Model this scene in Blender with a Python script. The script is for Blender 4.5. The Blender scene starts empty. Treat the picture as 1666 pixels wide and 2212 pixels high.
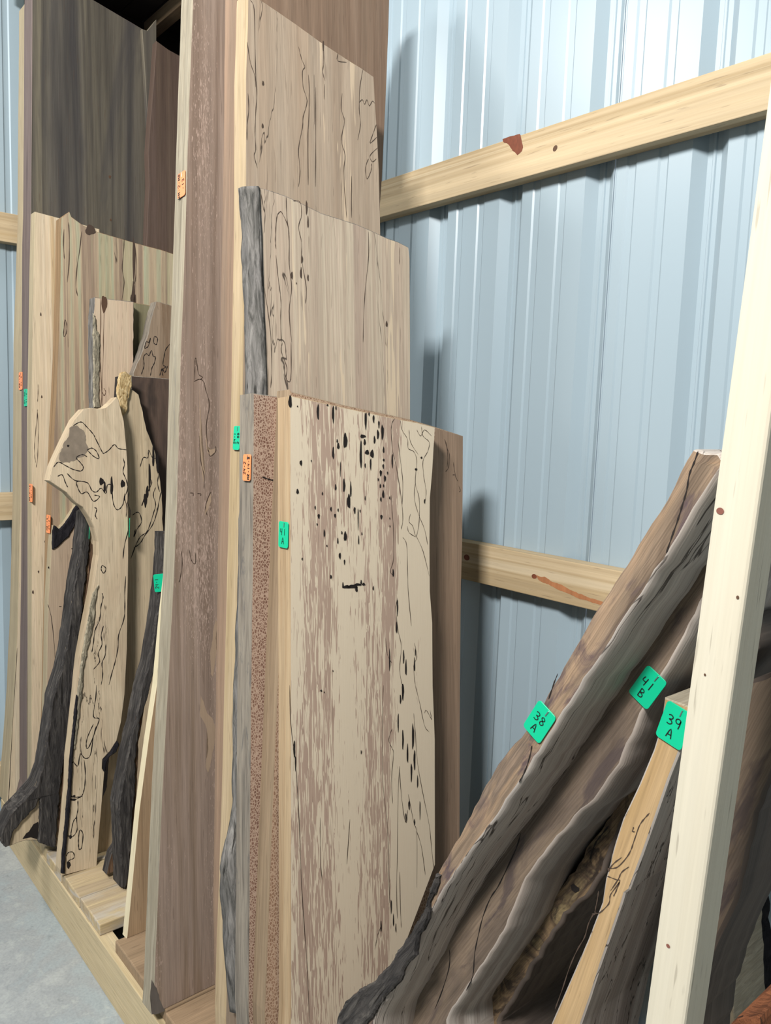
import bpy, bmesh, math, random
from mathutils import Vector, Matrix, noise
from mathutils.geometry import tessellate_polygon

# ------------------------------------------------------------ camera
S = bpy.context.scene
C = S.collection
H = 1.42                                   # eye height above the shop floor
cam = bpy.data.cameras.new('camera'); co = bpy.data.objects.new('camera', cam); C.objects.link(co)
yaw, pitch, roll = math.radians(40.425), math.radians(-6.4367), math.radians(2.045)
fw = Vector((-math.cos(yaw)*math.cos(pitch), math.sin(yaw)*math.cos(pitch), math.sin(pitch)))
r0 = fw.cross(Vector((0, 0, 1))).normalized(); u0 = r0.cross(fw)
rr = r0*math.cos(roll)+u0*math.sin(roll); uu = -r0*math.sin(roll)+u0*math.cos(roll)
m = Matrix((rr, uu, -fw)).transposed().to_4x4(); m.translation = Vector((0, 0, H))
co.matrix_world = m
cam.sensor_fit = 'VERTICAL'; cam.sensor_height = 32.0
cam.lens = 1684.27/2212*32.0
cam.clip_start = .02
S.camera = co

# ------------------------------------------------------------ light
w = bpy.data.worlds.new('world'); S.world = w; w.use_nodes = True
bg = w.node_tree.nodes['Background']; bg.inputs[0].default_value = (.80, .88, 1.0, 1); bg.inputs[1].default_value = .80
def lamp(name, loc, target, sx, sy, power, col=(1, .985, .955)):
    l = bpy.data.lights.new(name, 'AREA'); l.shape = 'RECTANGLE'; l.size = sx; l.size_y = sy; l.energy = power; l.color = col
    o = bpy.data.objects.new(name, l); C.objects.link(o); o.location = loc
    o.rotation_euler = (Vector(target)-Vector(loc)).to_track_quat('-Z', 'Y').to_euler()
    return o
lamp('shop_lamp_far', (-2.28, -.94, 3.25), (-1.6, .9, .8), .5, .3, 36)
lamp('shop_lamp_mid', (-.02, -1.3, 3.2), (-1.9, .8, .9), .6, .4, 150)
S.view_settings.view_transform = 'Standard'; S.view_settings.look = 'None'
S.view_settings.exposure = .16; S.view_settings.gamma = 1; S.view_settings.use_curve_mapping = False

# ------------------------------------------------------------ materials
def lin(c):
    if isinstance(c, str): c = tuple(int(c[i:i+2], 16) for i in (0, 2, 4))
    return tuple((x/255/12.92 if x/255 <= .04045 else ((x/255+.055)/1.055)**2.4) for x in c)+(1,)
M = {}
class NT:
    def __init__(s, name):
        s.m = bpy.data.materials.new(name); s.m.use_nodes = True; s.t = s.m.node_tree; s.n = s.t.nodes
        s.b = s.n['Principled BSDF']; M[name] = s.m
        uvn = s.n.new('ShaderNodeUVMap'); s.uv = uvn.outputs[0]
        oi = s.n.new('ShaderNodeObjectInfo')
        add = s.n.new('ShaderNodeVectorMath'); add.operation = 'SCALE'; add.inputs[0].default_value = (13.7, 7.3, 3.1)
        s.l(oi.outputs['Random'], add.inputs['Scale'])
        a2 = s.n.new('ShaderNodeVectorMath'); a2.operation = 'ADD'; s.l(s.uv, a2.inputs[0]); s.l(add.outputs[0], a2.inputs[1])
        s.co = a2.outputs[0]
    def l(s, a, b): s.t.links.new(a, b)
    def map(s, sx, sy, ox=0, src=None):
        v = s.n.new('ShaderNodeMapping'); v.inputs['Scale'].default_value = (sx, sy, 1); v.inputs['Location'].default_value = (ox, ox*.37, ox*.11)
        s.l(src or s.co, v.inputs[0]); return v.outputs[0]
    def noise(s, sx, sy, det=3, rough=.55, dist=0, ox=0, src=None):
        n = s.n.new('ShaderNodeTexNoise'); n.inputs['Scale'].default_value = 1; n.inputs['Detail'].default_value = det
        n.inputs['Roughness'].default_value = rough; n.inputs['Distortion'].default_value = dist
        s.l(s.map(sx, sy, ox, src), n.inputs['Vector']); return n.outputs[0]
    def ramp(s, f, stops, ease='LINEAR'):
        r = s.n.new('ShaderNodeValToRGB'); e = r.color_ramp; e.interpolation = ease
        while len(e.elements) < len(stops): e.elements.new(.5)
        for i, (p, c) in enumerate(stops):
            e.elements[i].position = p; e.elements[i].color = lin(c) if not isinstance(c, (int, float)) else (c, c, c, 1)
        s.l(f, r.inputs[0]); return r.outputs[0]
    def mix(s, f, a, b, mode='MIX'):
        x = s.n.new('ShaderNodeMix'); x.data_type = 'RGBA'; x.blend_type = mode
        for v, i in ((f, 0), (a, 6), (b, 7)):
            if hasattr(v, 'links') or hasattr(v, 'node'): s.l(v, x.inputs[i])
            elif i == 0: x.inputs[i].default_value = v
            else: x.inputs[i].default_value = lin(v)
        return x.outputs[2]
    def math(s, op, a, b=None, c=None):
        x = s.n.new('ShaderNodeMath'); x.operation = op
        for i, v in enumerate((a, b, c)):
            if v is None: continue
            if hasattr(v, 'node'): s.l(v, x.inputs[i])
            else: x.inputs[i].default_value = v
        return x.outputs[0]
    def done(s, col, rough=.75, bump=None, bs=.1, bd=.002, spec=.25, metal=0):
        s.l(col, s.b.inputs['Base Color']) if hasattr(col, 'node') else setattr(s.b.inputs['Base Color'], 'default_value', lin(col))
        s.b.inputs['Roughness'].default_value = rough; s.b.inputs['Specular IOR Level'].default_value = spec; s.b.inputs['Metallic'].default_value = metal
        if bump is not None:
            bn = s.n.new('ShaderNodeBump'); bn.inputs['Strength'].default_value = bs; bn.inputs['Distance'].default_value = bd
            s.l(bump, bn.inputs['Height']); s.l(bn.outputs[0], s.b.inputs['Normal'])
        return s.m
def even(cols):
    # colours spread over the useful range of a noise value
    n = len(cols); return [(.30+.40*i/(n-1), c) for i, c in enumerate(cols)]
def wood(name, cols, su=14, sv=.5, fine=.24, rings=.12, spalt=0, flecks=None, lace=None, blotch=None, rough=.75, dist=.6, seed=0, bump=.12, rings_u=60, blu=14, blv=3, bands=None, spc='2b211c'):
    t = NT(name)
    band = t.noise(su, sv, 4, .55, dist, seed)
    c = t.ramp(band, even(cols))
    rg = t.noise(rings_u, .9, 3, .5, .3, seed+3)
    c = t.mix(1.0, c, t.ramp(rg, [(.3, 1-rings*1.6), (.7, 1+0.0)]), 'MULTIPLY')
    fi = t.noise(420, 9, 2, .6, 0, seed+5)
    c = t.mix(1.0, c, t.ramp(fi, [(.3, 1-fine), (.7, 1.0)]), 'MULTIPLY')
    dash = t.noise(260, 16, 1, .5, 0, seed+9)
    c = t.mix(t.ramp(dash, [(.68, 0), (.74, .30)]), c, '4a382c')
    if flecks:
        (fc, su2, sv2, lo, bu, bv) = flecks
        n1 = t.noise(su2, sv2, 2, .5, 1.0, seed+11); b1 = t.noise(bu, bv, 2, .5, .3, seed+12)
        s_ = t.math('ADD', n1, t.math('MULTIPLY', t.math('SUBTRACT', b1, .5), .5 if bands else 1.0))
        if bands:      # broad bands across the board, drifting with its slant
            sp = t.n.new('ShaderNodeSeparateXYZ'); t.l(t.uv, sp.inputs[0])
            u_ = t.math('SUBTRACT', sp.outputs[0], t.math('MULTIPLY', sp.outputs[1], .05))
            wv = t.math('MULTIPLY', t.math('SUBTRACT', t.noise(1, 2.2, 2, .5, 0, 3), .5), .05)
            u_ = t.math('MULTIPLY', t.math('ADD', u_, wv), 2.5)
            s_ = t.math('ADD', s_, t.math('SUBTRACT', t.ramp(u_, bands), .5))
        c = t.mix(t.ramp(s_, [(lo, 0), (lo+.03, .9)]), c, fc)
    if lace:
        (lc, su3, sv3) = lace
        v = t.n.new('ShaderNodeTexVoronoi'); v.feature = 'DISTANCE_TO_EDGE'; v.inputs['Scale'].default_value = 1
        t.l(t.map(su3, sv3, seed), v.inputs['Vector'])
        c = t.mix(t.ramp(v.outputs[0], [(.06, .85), (.2, 0)]), c, lc)
    if blotch:
        for k, (bc, lo, am) in enumerate(blotch):
            n2 = t.noise(blu, blv, 5, .6, .8, seed+20+k*7)
            c = t.mix(t.ramp(n2, [(lo, 0), (lo+.09, am)]), c, bc)
    if spalt:
        n3 = t.noise(9, 1.1, 5, .52, 1.4, seed+31)
        fr = t.math('ABSOLUTE', t.math('SUBTRACT', t.math('FRACT', t.math('MULTIPLY', n3, 7.0)), .5))
        ln = t.ramp(fr, [(.012, 1), (.035, 0)])
        mk = t.ramp(t.noise(7, .9, 2, .5, 0, seed+40), [(.58-spalt*.3, 0), (.62-spalt*.3, .85)])
        c = t.mix(t.math('MULTIPLY', ln, mk), c, spc)
    return t.done(c, rough, fi, bump, .0012)
def flat(name, col, rough=.6, var=.08, su=40, sv=40, spec=.3, metal=0, bs=.05):
    t = NT(name); n = t.noise(su, sv, 4, .6)
    c = t.mix(1.0, t.ramp(n, [(0, col), (1, col)]), t.ramp(n, [(.3, 1-var), (.7, 1.0)]), 'MULTIPLY')
    return t.done(c, rough, n, bs, .001, spec, metal)
def bark(name, cols, su=90, sv=14, bs=.9, blotch=None, seed=0):
    t = NT(name); n = t.noise(su, sv, 6, .65, .8, seed); n2 = t.noise(14, 5, 3, .6, .5, seed+4)
    c = t.ramp(n, [(.28+.44*i/(len(cols)-1), k) for i, k in enumerate(cols)])
    c = t.mix(t.ramp(n2, [(.45, 0), (.7, .6)]), c, blotch or cols[0])
    cr = t.noise(150, 7, 3, .6, .4, seed+8)
    c = t.mix(t.ramp(cr, [(.33, .85), (.38, 0)]), c, '1b1815')
    return t.done(c, .92, n, bs, .006, .15)

wood('pale', ['c9b391', 'd8c5a6', 'd3bfa3', 'dccbb0', 'c2a883'], 26, .25, seed=1, rings=.06)
wood('pale_side', ['a09175', 'b0a185', 'a8987d'], 40, .5, seed=2)
wood('pale_pink', ['bfa58b', 'd6c1a6', 'cfb79c', 'ccb39b', 'b5977c'], 12, .25, seed=3, rings=.05)
wood('pinkish', ['b39c85', 'bba58d', 'c2ac93'], 10, .6, seed=4, rings=.04)
wood('walnut_loft_shade', ['45413e', '5c564e', '686155', '504a42', '736b5b', '554c43'], 9, .22, seed=5, rings=.10, blotch=[('393638', .55, .5)], blu=6, blv=.8)  # walnut colours deepened, so the loft's shade is part of the colour
wood('walnut_red', ['7a6452', '947b67', '876e5b', '9d8470'], 14, .25, seed=6, rings=.14, blotch=[('55483f', .60, .6)], blu=20, blv=.6)
wood('walnut_red_shaded', ['4f4036', '65534a', '5a493f', '6e5c4e'], 14, .25, seed=60, rings=.14)  # darker copy of the red walnut, with the bay's shade in its colour
wood('walnut_lite', ['8b7360', 'a18771', '977d68', '84705f'], 20, .25, seed=7, rings=.12)
wood('walnut_fig', ['3f342e', '5f4d42', '4a3d36', '75604f'], 9, 2.2, seed=8, rings=.05)
wood('purple_side', ['5f5250', '756762', '6a5c59'], 60, 1.2, seed=9)
wood('brown_side', ['7d6549', '9a7f60', '8a7054'], 60, .8, seed=10)
wood('spalt_green', ['c0ac8c', 'a8a284', 'b2b194', 'bfa98c', '98826f', 'b4a988', 'c4b196'], 16, .16, seed=11, rings=.12, blotch=[('6a5347', .64, .7)], blu=30, blv=.5, spalt=.2)
wood('olive', ['807a5e', '8d866a', '777055'], 14, .3, seed=12)
wood('spalt_brown', ['7e6a56', '927d68', 'a08a74', '8a745e'], 12, 1.2, seed=13, blotch=[('6b523d', .55, .6)], spalt=.1)
wood('spalt_cream', ['b7a183', 'cab697', 'bda88c', 'a99477'], 14, .7, seed=14, blotch=[('8d8069', .60, .5)])
wood('crotch', ['c9b395', 'dcc8aa', 'd2bc9e', 'c0a98e'], 7, 1.6, seed=15, dist=1.6, rings=.12, rings_u=36, spalt=.30, blotch=[('a38e7c', .6, .5)], blu=9, blv=4)
wood('spalt_cream2', ['b5a08b', 'cbb8a2', 'bea995', 'd0bfa8', 'b8a290', 'c9b6a0'], 20, .2, seed=16, rings=.10, spalt=.08, flecks=('ccb89d', 90, 4, .68, 16, .4))
wood('spalt_tan', ['a38b75', 'b29c86', 'b9a590', 'aa947f', 'b6a18c'], 9, .25, seed=17, rings=.12, spalt=.12, flecks=('c6b096', 80, 4, .74, 12, .5))
wood('lace_brown', ['8a7565', 'a08b7a', '947f6d', 'aa9586', '8e796a', 'a38e7f'], 11, .22, seed=18, rings=.12, rings_u=70, flecks=('b39c8e', 520, 70, .66, 8, 1.2), dist=.9, bump=.25)
wood('lacewood', ['7a594a', '8c6b5b', '83624f'], 14, .6, seed=19, lace=('b79f8c', 260, 190), rings=.05)
wood('lace_tan', ['83654f', '95755f', '8b6c56'], 14, .6, seed=20, lace=('b89f89', 260, 170), rings=.05)
wood('flecked', ['ad9381', 'b59c8a', 'b09685'], 10, .3, seed=21, rings=.03, fine=.06, flecks=('dbcbb2', 290, 17, .47, 40, 1.2), bands=[(0, .62), (.05, .60), (.09, .44), (.21, .46), (.27, .60), (.42, .60), (.47, .44), (.57, .44), (.63, .75), (1, .85)])
wood('weathered', ['6b5a4b', '8f7a66', 'a58a70', '7b6a5c', '9b8470'], 12, 3, seed=22, dist=1, blotch=[('4a3c42', .53, .8), ('a8835f', .60, .6)], blu=22, blv=7, bump=.5, fine=.35)
wood('weathered2', ['5f5145', '77675a', '8a7765', '6a5b50'], 12, 3, seed=23, dist=1, blotch=[('443a3b', .55, .7), ('8d7358', .66, .5)], blu=24, blv=6, bump=.5, fine=.35)
wood('rotten', ['3f332a', '6a5744', '8c7457', '554537', '96835f'], 16, 8, seed=24, dist=1.6, blotch=[('231c19', .54, .8)], blu=30, blv=14, bump=1.0, fine=.4)
wood('grain_grey', ['a99b90', 'bfb2a7', 'cabfb5', 'b2a59b', '9e9186'], 18, .5, seed=25, rings=.18, spalt=.30, bump=.3)
wood('grain_dark', ['4b413b', '5f544c', '6b5e55', '544a44'], 18, .6, seed=26, rings=.15)
wood('orange_face', ['a08357', 'b3946a', 'bd9f77', 'a98b60'], 10, 1.2, seed=27, rings=.08, blotch=[('8d6a48', .64, .45)])
wood('orange_side', ['9a8162', 'aa9172', 'b29b7c', 'a28a6a'], 60, 2.0, seed=28, rings=.08)
wood('yellow_side', ['9d8765', 'ab9675', 'b49f81', 'a28c6b'], 30, .8, seed=29, rings=.05)
wood('tan_side', ['84705a', '9a856c', '8f7a62'], 60, 1.5, seed=30)
wood('grey_side', ['6d665d', '8a8074', '968c7e', '7a7268'], 70, 6, seed=31, fine=.4, blotch=[('4d4c4d', .60, .6)], blu=50, blv=14, bump=.4)
wood('pale_grey', ['97896f', 'ab9d84', 'a39479'], 20, 2, seed=32)
wood('pale_grey_side', ['8d8370', 'a89e8a', '9b907c', 'b0a692'], 60, 3, seed=33, fine=.3, blotch=[('6f6a62', .62, .6)], blu=50, blv=6)
wood('pine_side', ['a08466', 'b29676', 'a98c6d'], 24, .4, seed=34)
wood('pine', ['cbbd9b', 'd6c9aa', 'd0c2a1'], 30, .35, seed=35, rings=.05, fine=.06)
wood('pine_girt', ['bba480', 'c9b493', 'c1ab89', 'b39c78', 'cdba9b'], 34, .22, seed=36, rings=.14, rings_u=55, fine=.08)
wood('pine_post', ['bfb7a3', 'c9c1ae', 'c4bba7'], 30, .3, seed=37, rings=.04, fine=.05)
wood('pine_dusty', ['bda57b', 'cdb78f', 'b8a384', 'c2b196'], 16, .8, seed=38, blotch=[('b3aba0', .52, .8)], blu=9, blv=3)
wood('plank_brown', ['8d755c', 'a1886c', '967e63'], 14, .5, seed=39, blotch=[('b5a58c', .66, .4)])
wood('kerb_pine', ['c2ad86', 'cebb97', 'c8b48f'], 20, .5, seed=40, rings=.06, blotch=[('a58f69', .68, .6)], blu=30, blv=12)
bark('bark_grey', ['2f2e2f', '55534f', '787470', '96928c'], seed=1, blotch='5c5a5a')
bark('bark_dark', ['1c1b1b', '373433', '4c4845', '6a645d'], seed=2, blotch='2e2b2a')
bark('bark_black', ['100f12', '242226', '333033'], 80, 30, seed=3)
bark('bark_flake', ['3c3832', '77705f', 'a69b85', 'c9bfa8'], 110, 40, seed=4, blotch='8a8272')
bark('bark_gold', ['5f4a30', 'a98d60', 'd2b98c', 'e0cfa8'], 120, 60, seed=5, blotch='a88f68')
bark('rot_brown', ['2c221c', '5c4636', '7d634c', '92775c'], 120, 7, seed=6, blotch='4b3a2f')
bark('rust', ['4b2f22', '7d4d33', '9a6242'], 40, 40, seed=7)
flat('dark_side', '2c2624'); flat('ink', '201916', .8, .3); flat('ink_soft', '4a3b31', .8, .2); flat('knot', '5b4231', .7, .3, 300, 60)
flat('knot_red', '7a4430', .6, .35, 160, 60); flat('stain_grey', '8a7c6c', .8, .25, 60, 40); flat('stain_dark', '675f59', .8, .25, 120, 20)
flat('stain_red', '7d4f43', .8, .15, 90, 2); flat('pale_flat', 'a8917a', .8, .12, 300, 20); flat('resin', 'b0764f', .7, .3, 90, 10)
flat('green_tag', '00b183', .32, .02, spec=.5, bs=0); flat('orange_tag', 'e98a56', .35, .02, spec=.5, bs=0); flat('pen', '14201c', .6, 0, bs=0)
flat('steel', 'b9bcbd', .3, .05, spec=.6, metal=1, bs=0)

# painted ribbed sheet steel
t = NT('panel_paint'); n = t.noise(300, 300, 2, .5); c = t.mix(1.0, '98a8b1', t.ramp(t.noise(3, 1, 3, .5), [(.3, .96), (.7, 1.0)]), 'MULTIPLY')
t.done(c, .34, n, .03, .0006, .5)
# concrete
t = NT('concrete'); n = t.noise(5, 5, 8, .62, .6); n2 = t.noise(26, 26, 6, .7, .3, 5); n3 = t.noise(160, 160, 3, .6, 0, 9)
c = t.ramp(n, [(.3, '8a9396'), (.45, '9aa2a4'), (.55, '979b9c'), (.7, 'adb0ae')])
c = t.mix(t.ramp(n2, [(.55, 0), (.66, .5)]), c, 'b0b4b0'); c = t.mix(t.ramp(n2, [(.30, .5), (.40, 0)]), c, '6f7577')
c = t.mix(1.0, c, t.ramp(n3, [(.3, .86), (.6, 1.0)]), 'MULTIPLY')
t.done(c, .55, n3, .15, .002, .35)
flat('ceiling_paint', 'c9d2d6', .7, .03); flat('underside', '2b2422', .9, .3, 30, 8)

# ------------------------------------------------------------ helpers
def smooth_line(pts, n=4):
    out = []
    for i in range(len(pts)-1):
        p0 = pts[max(i-1, 0)]; p1 = pts[i]; p2 = pts[i+1]; p3 = pts[min(i+2, len(pts)-1)]
        for k in range(n):
            s = k/n; out.append([.5*((2*p1[j])+(-p0[j]+p2[j])*s+(2*p0[j]-5*p1[j]+4*p2[j]-p3[j])*s*s+(-p0[j]+3*p1[j]-3*p2[j]+p3[j])*s**3) for j in range(len(p1))])
    out.append(list(pts[-1])); return out
def link_mesh(name, bm, mats, parent=None, smooth=False):
    me = bpy.data.meshes.new(name); bm.normal_update(); bm.to_mesh(me); bm.free()
    for k in mats: me.materials.append(M[k])
    if smooth:
        for p in me.polygons: p.use_smooth = True
    o = bpy.data.objects.new(name, me); C.objects.link(o)
    if parent: o.parent = parent
    return o
def dense(pts, step, jit, seed):
    out = []; n = len(pts)
    for i in range(n):
        a = Vector(pts[i]); b = Vector(pts[(i+1) % n]); L = (b-a).length; k = max(1, int(L/step)); d = (b-a)/max(L, 1e-6); nn = Vector((-d.y, d.x))
        for j in range(k):
            p = a+(b-a)*j/k
            if jit: p = p+nn*(noise.noise(Vector((p.x*45, p.y*45, seed)))+.5*noise.noise(Vector((p.x*140, p.y*140, seed+5))))*jit
            out.append(p)
    return out
def prism(bm, pts, N0, t, to3, uvl, g, mi=(0, 1, 2), bevel=.0015, round_steps=1, back=True, bdep=None):
    """solid with the outline pts (u, v) as its front face and thickness t behind it"""
    n = len(pts); ins = []
    for i in range(n):
        a = pts[i-1]; b = pts[i]; c = pts[(i+1) % n]
        d1 = (b-a); d2 = (c-b); d1 = d1.normalized() if d1.length > 1e-7 else d2.normalized(); d2 = d2.normalized() if d2.length > 1e-7 else d1
        nn = Vector((-d1.y-d2.y, d1.x+d2.x)); nn = nn.normalized() if nn.length > 1e-4 else Vector((-d1.y, d1.x)); ins.append(nn)
    cg, sg = math.cos(g), math.sin(g)
    grain = lambda p: (p.x*cg+p.y*sg, -p.x*sg+p.y*cg)
    rings = []
    for k in range(round_steps+1):
        a = math.pi/2*k/round_steps; off = bevel*(1-math.sin(a)); dep = (bdep or bevel)*(1-math.cos(a))
        fa = [1 if round_steps == 1 or q.x < -.15 else .2 for q in ins]
        rings.append(([bm.verts.new(to3(p.x+q.x*off*e, p.y+q.y*off*e, N0-dep*e)) for p, q, e in zip(pts, ins, fa)], dep))
    rings.append(([bm.verts.new(to3(p.x, p.y, N0-t)) for p in pts], t))
    tris = tessellate_polygon([[Vector((p.x, p.y, 0)) for p in pts]])
    def cap(ring, front):
        for tr in tris:
            q = [pts[i] for i in tr]; ar = (q[1]-q[0]).cross(q[2]-q[0])
            if abs(ar) < 1e-12: continue
            tr2 = tr if (ar > 0) == front else tuple(reversed(tr))
            try: f = bm.faces.new([ring[i] for i in tr2])
            except ValueError: continue
            f.material_index = mi[0]
            for l, i in zip(f.loops, tr2): l[uvl].uv = grain(pts[i])
    cap(rings[0][0], True)
    cum = [0]
    for i in range(n): cum.append(cum[-1]+(pts[(i+1) % n]-pts[i]).length)
    for k in range(len(rings)-1):
        (A, da), (B, db) = rings[k], rings[k+1]
        for i in range(n):
            j = (i+1) % n; d = pts[j]-pts[i]; d = Vector(grain(d)) if d.length else Vector((0, 1))
            f = bm.faces.new((A[i], B[i], B[j], A[j])); vert = abs(d.y) >= abs(d.x); f.material_index = mi[0] if (round_steps > 1 and ins[i].x > .15) else (mi[1] if vert else mi[2])
            f.smooth = round_steps > 1
            gi = grain(pts[i])[1]; gj = grain(pts[j])[1]
            if not vert: gi, gj = grain(pts[i])[0], grain(pts[j])[0]
            for l, uvv in zip(f.loops, ((da+3.1, gi), (db+3.1, gi), (db+3.1, gj), (da+3.1, gj))): l[uvl].uv = uvv if vert else (uvv[1], uvv[0]*3)
    if back: cap(rings[-1][0], False)

GL = {'0': [[(0, .2), (.15, 0), (.45, 0), (.6, .2), (.6, .8), (.45, 1), (.15, 1), (0, .8), (0, .2)]], '1': [[(.3, 1), (.26, 0)]],
 '2': [[(0, .8), (.15, 1), (.45, 1), (.58, .75), (.4, .45), (0, .02), (.6, 0)]], '3': [[(.02, .9), (.3, 1), (.55, .85), (.45, .6), (.2, .52), (.5, .42), (.6, .2), (.35, 0), (.05, .05)]],
 '4': [[(.1, 1), (0, .5), (.5, .5)], [(.5, 1), (.42, 0)]], '7': [[(0, 1), (.6, 1), (.2, 0)]],
 '8': [[(.5, .85), (.25, 1), (.05, .8), (.3, .55), (.58, .3), (.35, 0), (.08, .15), (.2, .45), (.5, .7), (.5, .85)]], '9': [[(.55, .92), (.3, 1.02), (.05, .88), (.06, .62), (.28, .5), (.5, .62), (.55, .92), (.55, .45), (.5, 0)]],
 'A': [[(0, 0), (.3, 1), (.6, 0)], [(.12, .35), (.52, .38)]], 'B': [[(.05, 1), (.08, 0)], [(.05, 1), (.4, .95), (.45, .7), (.1, .52), (.5, .42), (.5, .1), (.08, 0)]],
 'M': [[(0, 0), (.08, 1), (.3, .35), (.55, 1), (.6, 0)]], 'W': [[(0, 1), (.15, 0), (.3, .6), (.45, 0), (.6, 1)]], 'R': [[(.05, 0), (.05, 1), (.45, .9), (.42, .6), (.08, .5), (.55, 0)]], '-': [[(.1, .48), (.5, .5)]], ' ': []}
def ribbon(bm, pts, w, to3, z, uvl=None, taper=True):
    n = len(pts); L = []; R = []
    for i in range(n):
        a = Vector(pts[max(i-1, 0)]); b = Vector(pts[min(i+1, n-1)]); d = (b-a); d = d.normalized() if d.length > 1e-9 else Vector((0, 1))
        q = Vector((-d.y, d.x)); p = Vector(pts[i]); ww = w/2*(.35 if taper and i in (0, n-1) else (1+.45*math.sin(i*2.3+p.y*90) if taper else 1))
        L.append(bm.verts.new(to3(p.x+q.x*ww, p.y+q.y*ww, z))); R.append(bm.verts.new(to3(p.x-q.x*ww, p.y-q.y*ww, z)))
    for i in range(n-1):
        try: bm.faces.new((R[i], R[i+1], L[i+1], L[i]))
        except ValueError: pass
def build_tag(p, root, origin):
    O = Vector(p['O'])-origin; U = Vector(p['U']).normalized(); V = Vector(p['V']); V = (V-U*V.dot(U)).normalized(); N = U.cross(V)
    L, W = p['L'], p['W']; to3 = lambda u, v, z: O+U*u+V*v+N*z
    r = .0042; pts = []
    for cx, cy, a0 in ((W/2-r, L/2-r, 0), (-W/2+r, L/2-r, 90), (-W/2+r, -L/2+r, 180), (W/2-r, -L/2+r, 270)):
        for k in range(5):
            a = math.radians(a0+22.5*k); pts.append(Vector((cx+r*math.cos(a), cy+r*math.sin(a))))
    bm = bmesh.new(); uvl = bm.loops.layers.uv.new(); prism(bm, pts, .0006, .0012, to3, uvl, 0, (0, 0, 0), .0002)
    tag = link_mesh('tag', bm, [p['mat']], root); tag['label'] = p['label']
    if p['text']:
        bm = bmesh.new(); lines = p['text']
        for li, s in enumerate(lines):
            if p['rot'] == 1: h = W*.26; adv = h*.86; x0 = -len(s)*adv/2; y0 = W*(.14 if li == 0 else -.38)
            elif p['rot'] == 2: h = L*.25; adv = h*.9; x0 = -len(s)*adv/2+.001; y0 = (-L*.36 if li == 0 else -.02*L)
            else: h = L*.24; adv = h*.85; x0 = -len(s)*adv/2; y0 = L*(-.03 if li == 0 else -.36)
            for ci, ch in enumerate(s):
                for st in GL[ch]:
                    q = [(x0+ci*adv+a*h*(.95), y0+b*h) for a, b in smooth_line(st, 3)]
                    if p['rot'] == 1: q = [(-y, x) for x, y in q] if 0 else [(-b, a) for a, b in q]
                    ribbon(bm, q, .0013 if p['rot'] != 1 else .0015, to3, .0009, taper=False)
        link_mesh('lettering', bm, ['pen'], tag)
    if p.get('staple'):
        bm = bmesh.new(); uvl = bm.loops.layers.uv.new(); c = L*.395; x = W*.08
        pts = [Vector((x-.0006, c-.0045)), Vector((x+.0006, c-.0045)), Vector((x+.0012, c+.003)), Vector((x, c+.003))]
        prism(bm, pts, .0016, .0009, to3, uvl, 0, (0, 0, 0), .0002); link_mesh('staple', bm, ['steel'], tag)

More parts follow.
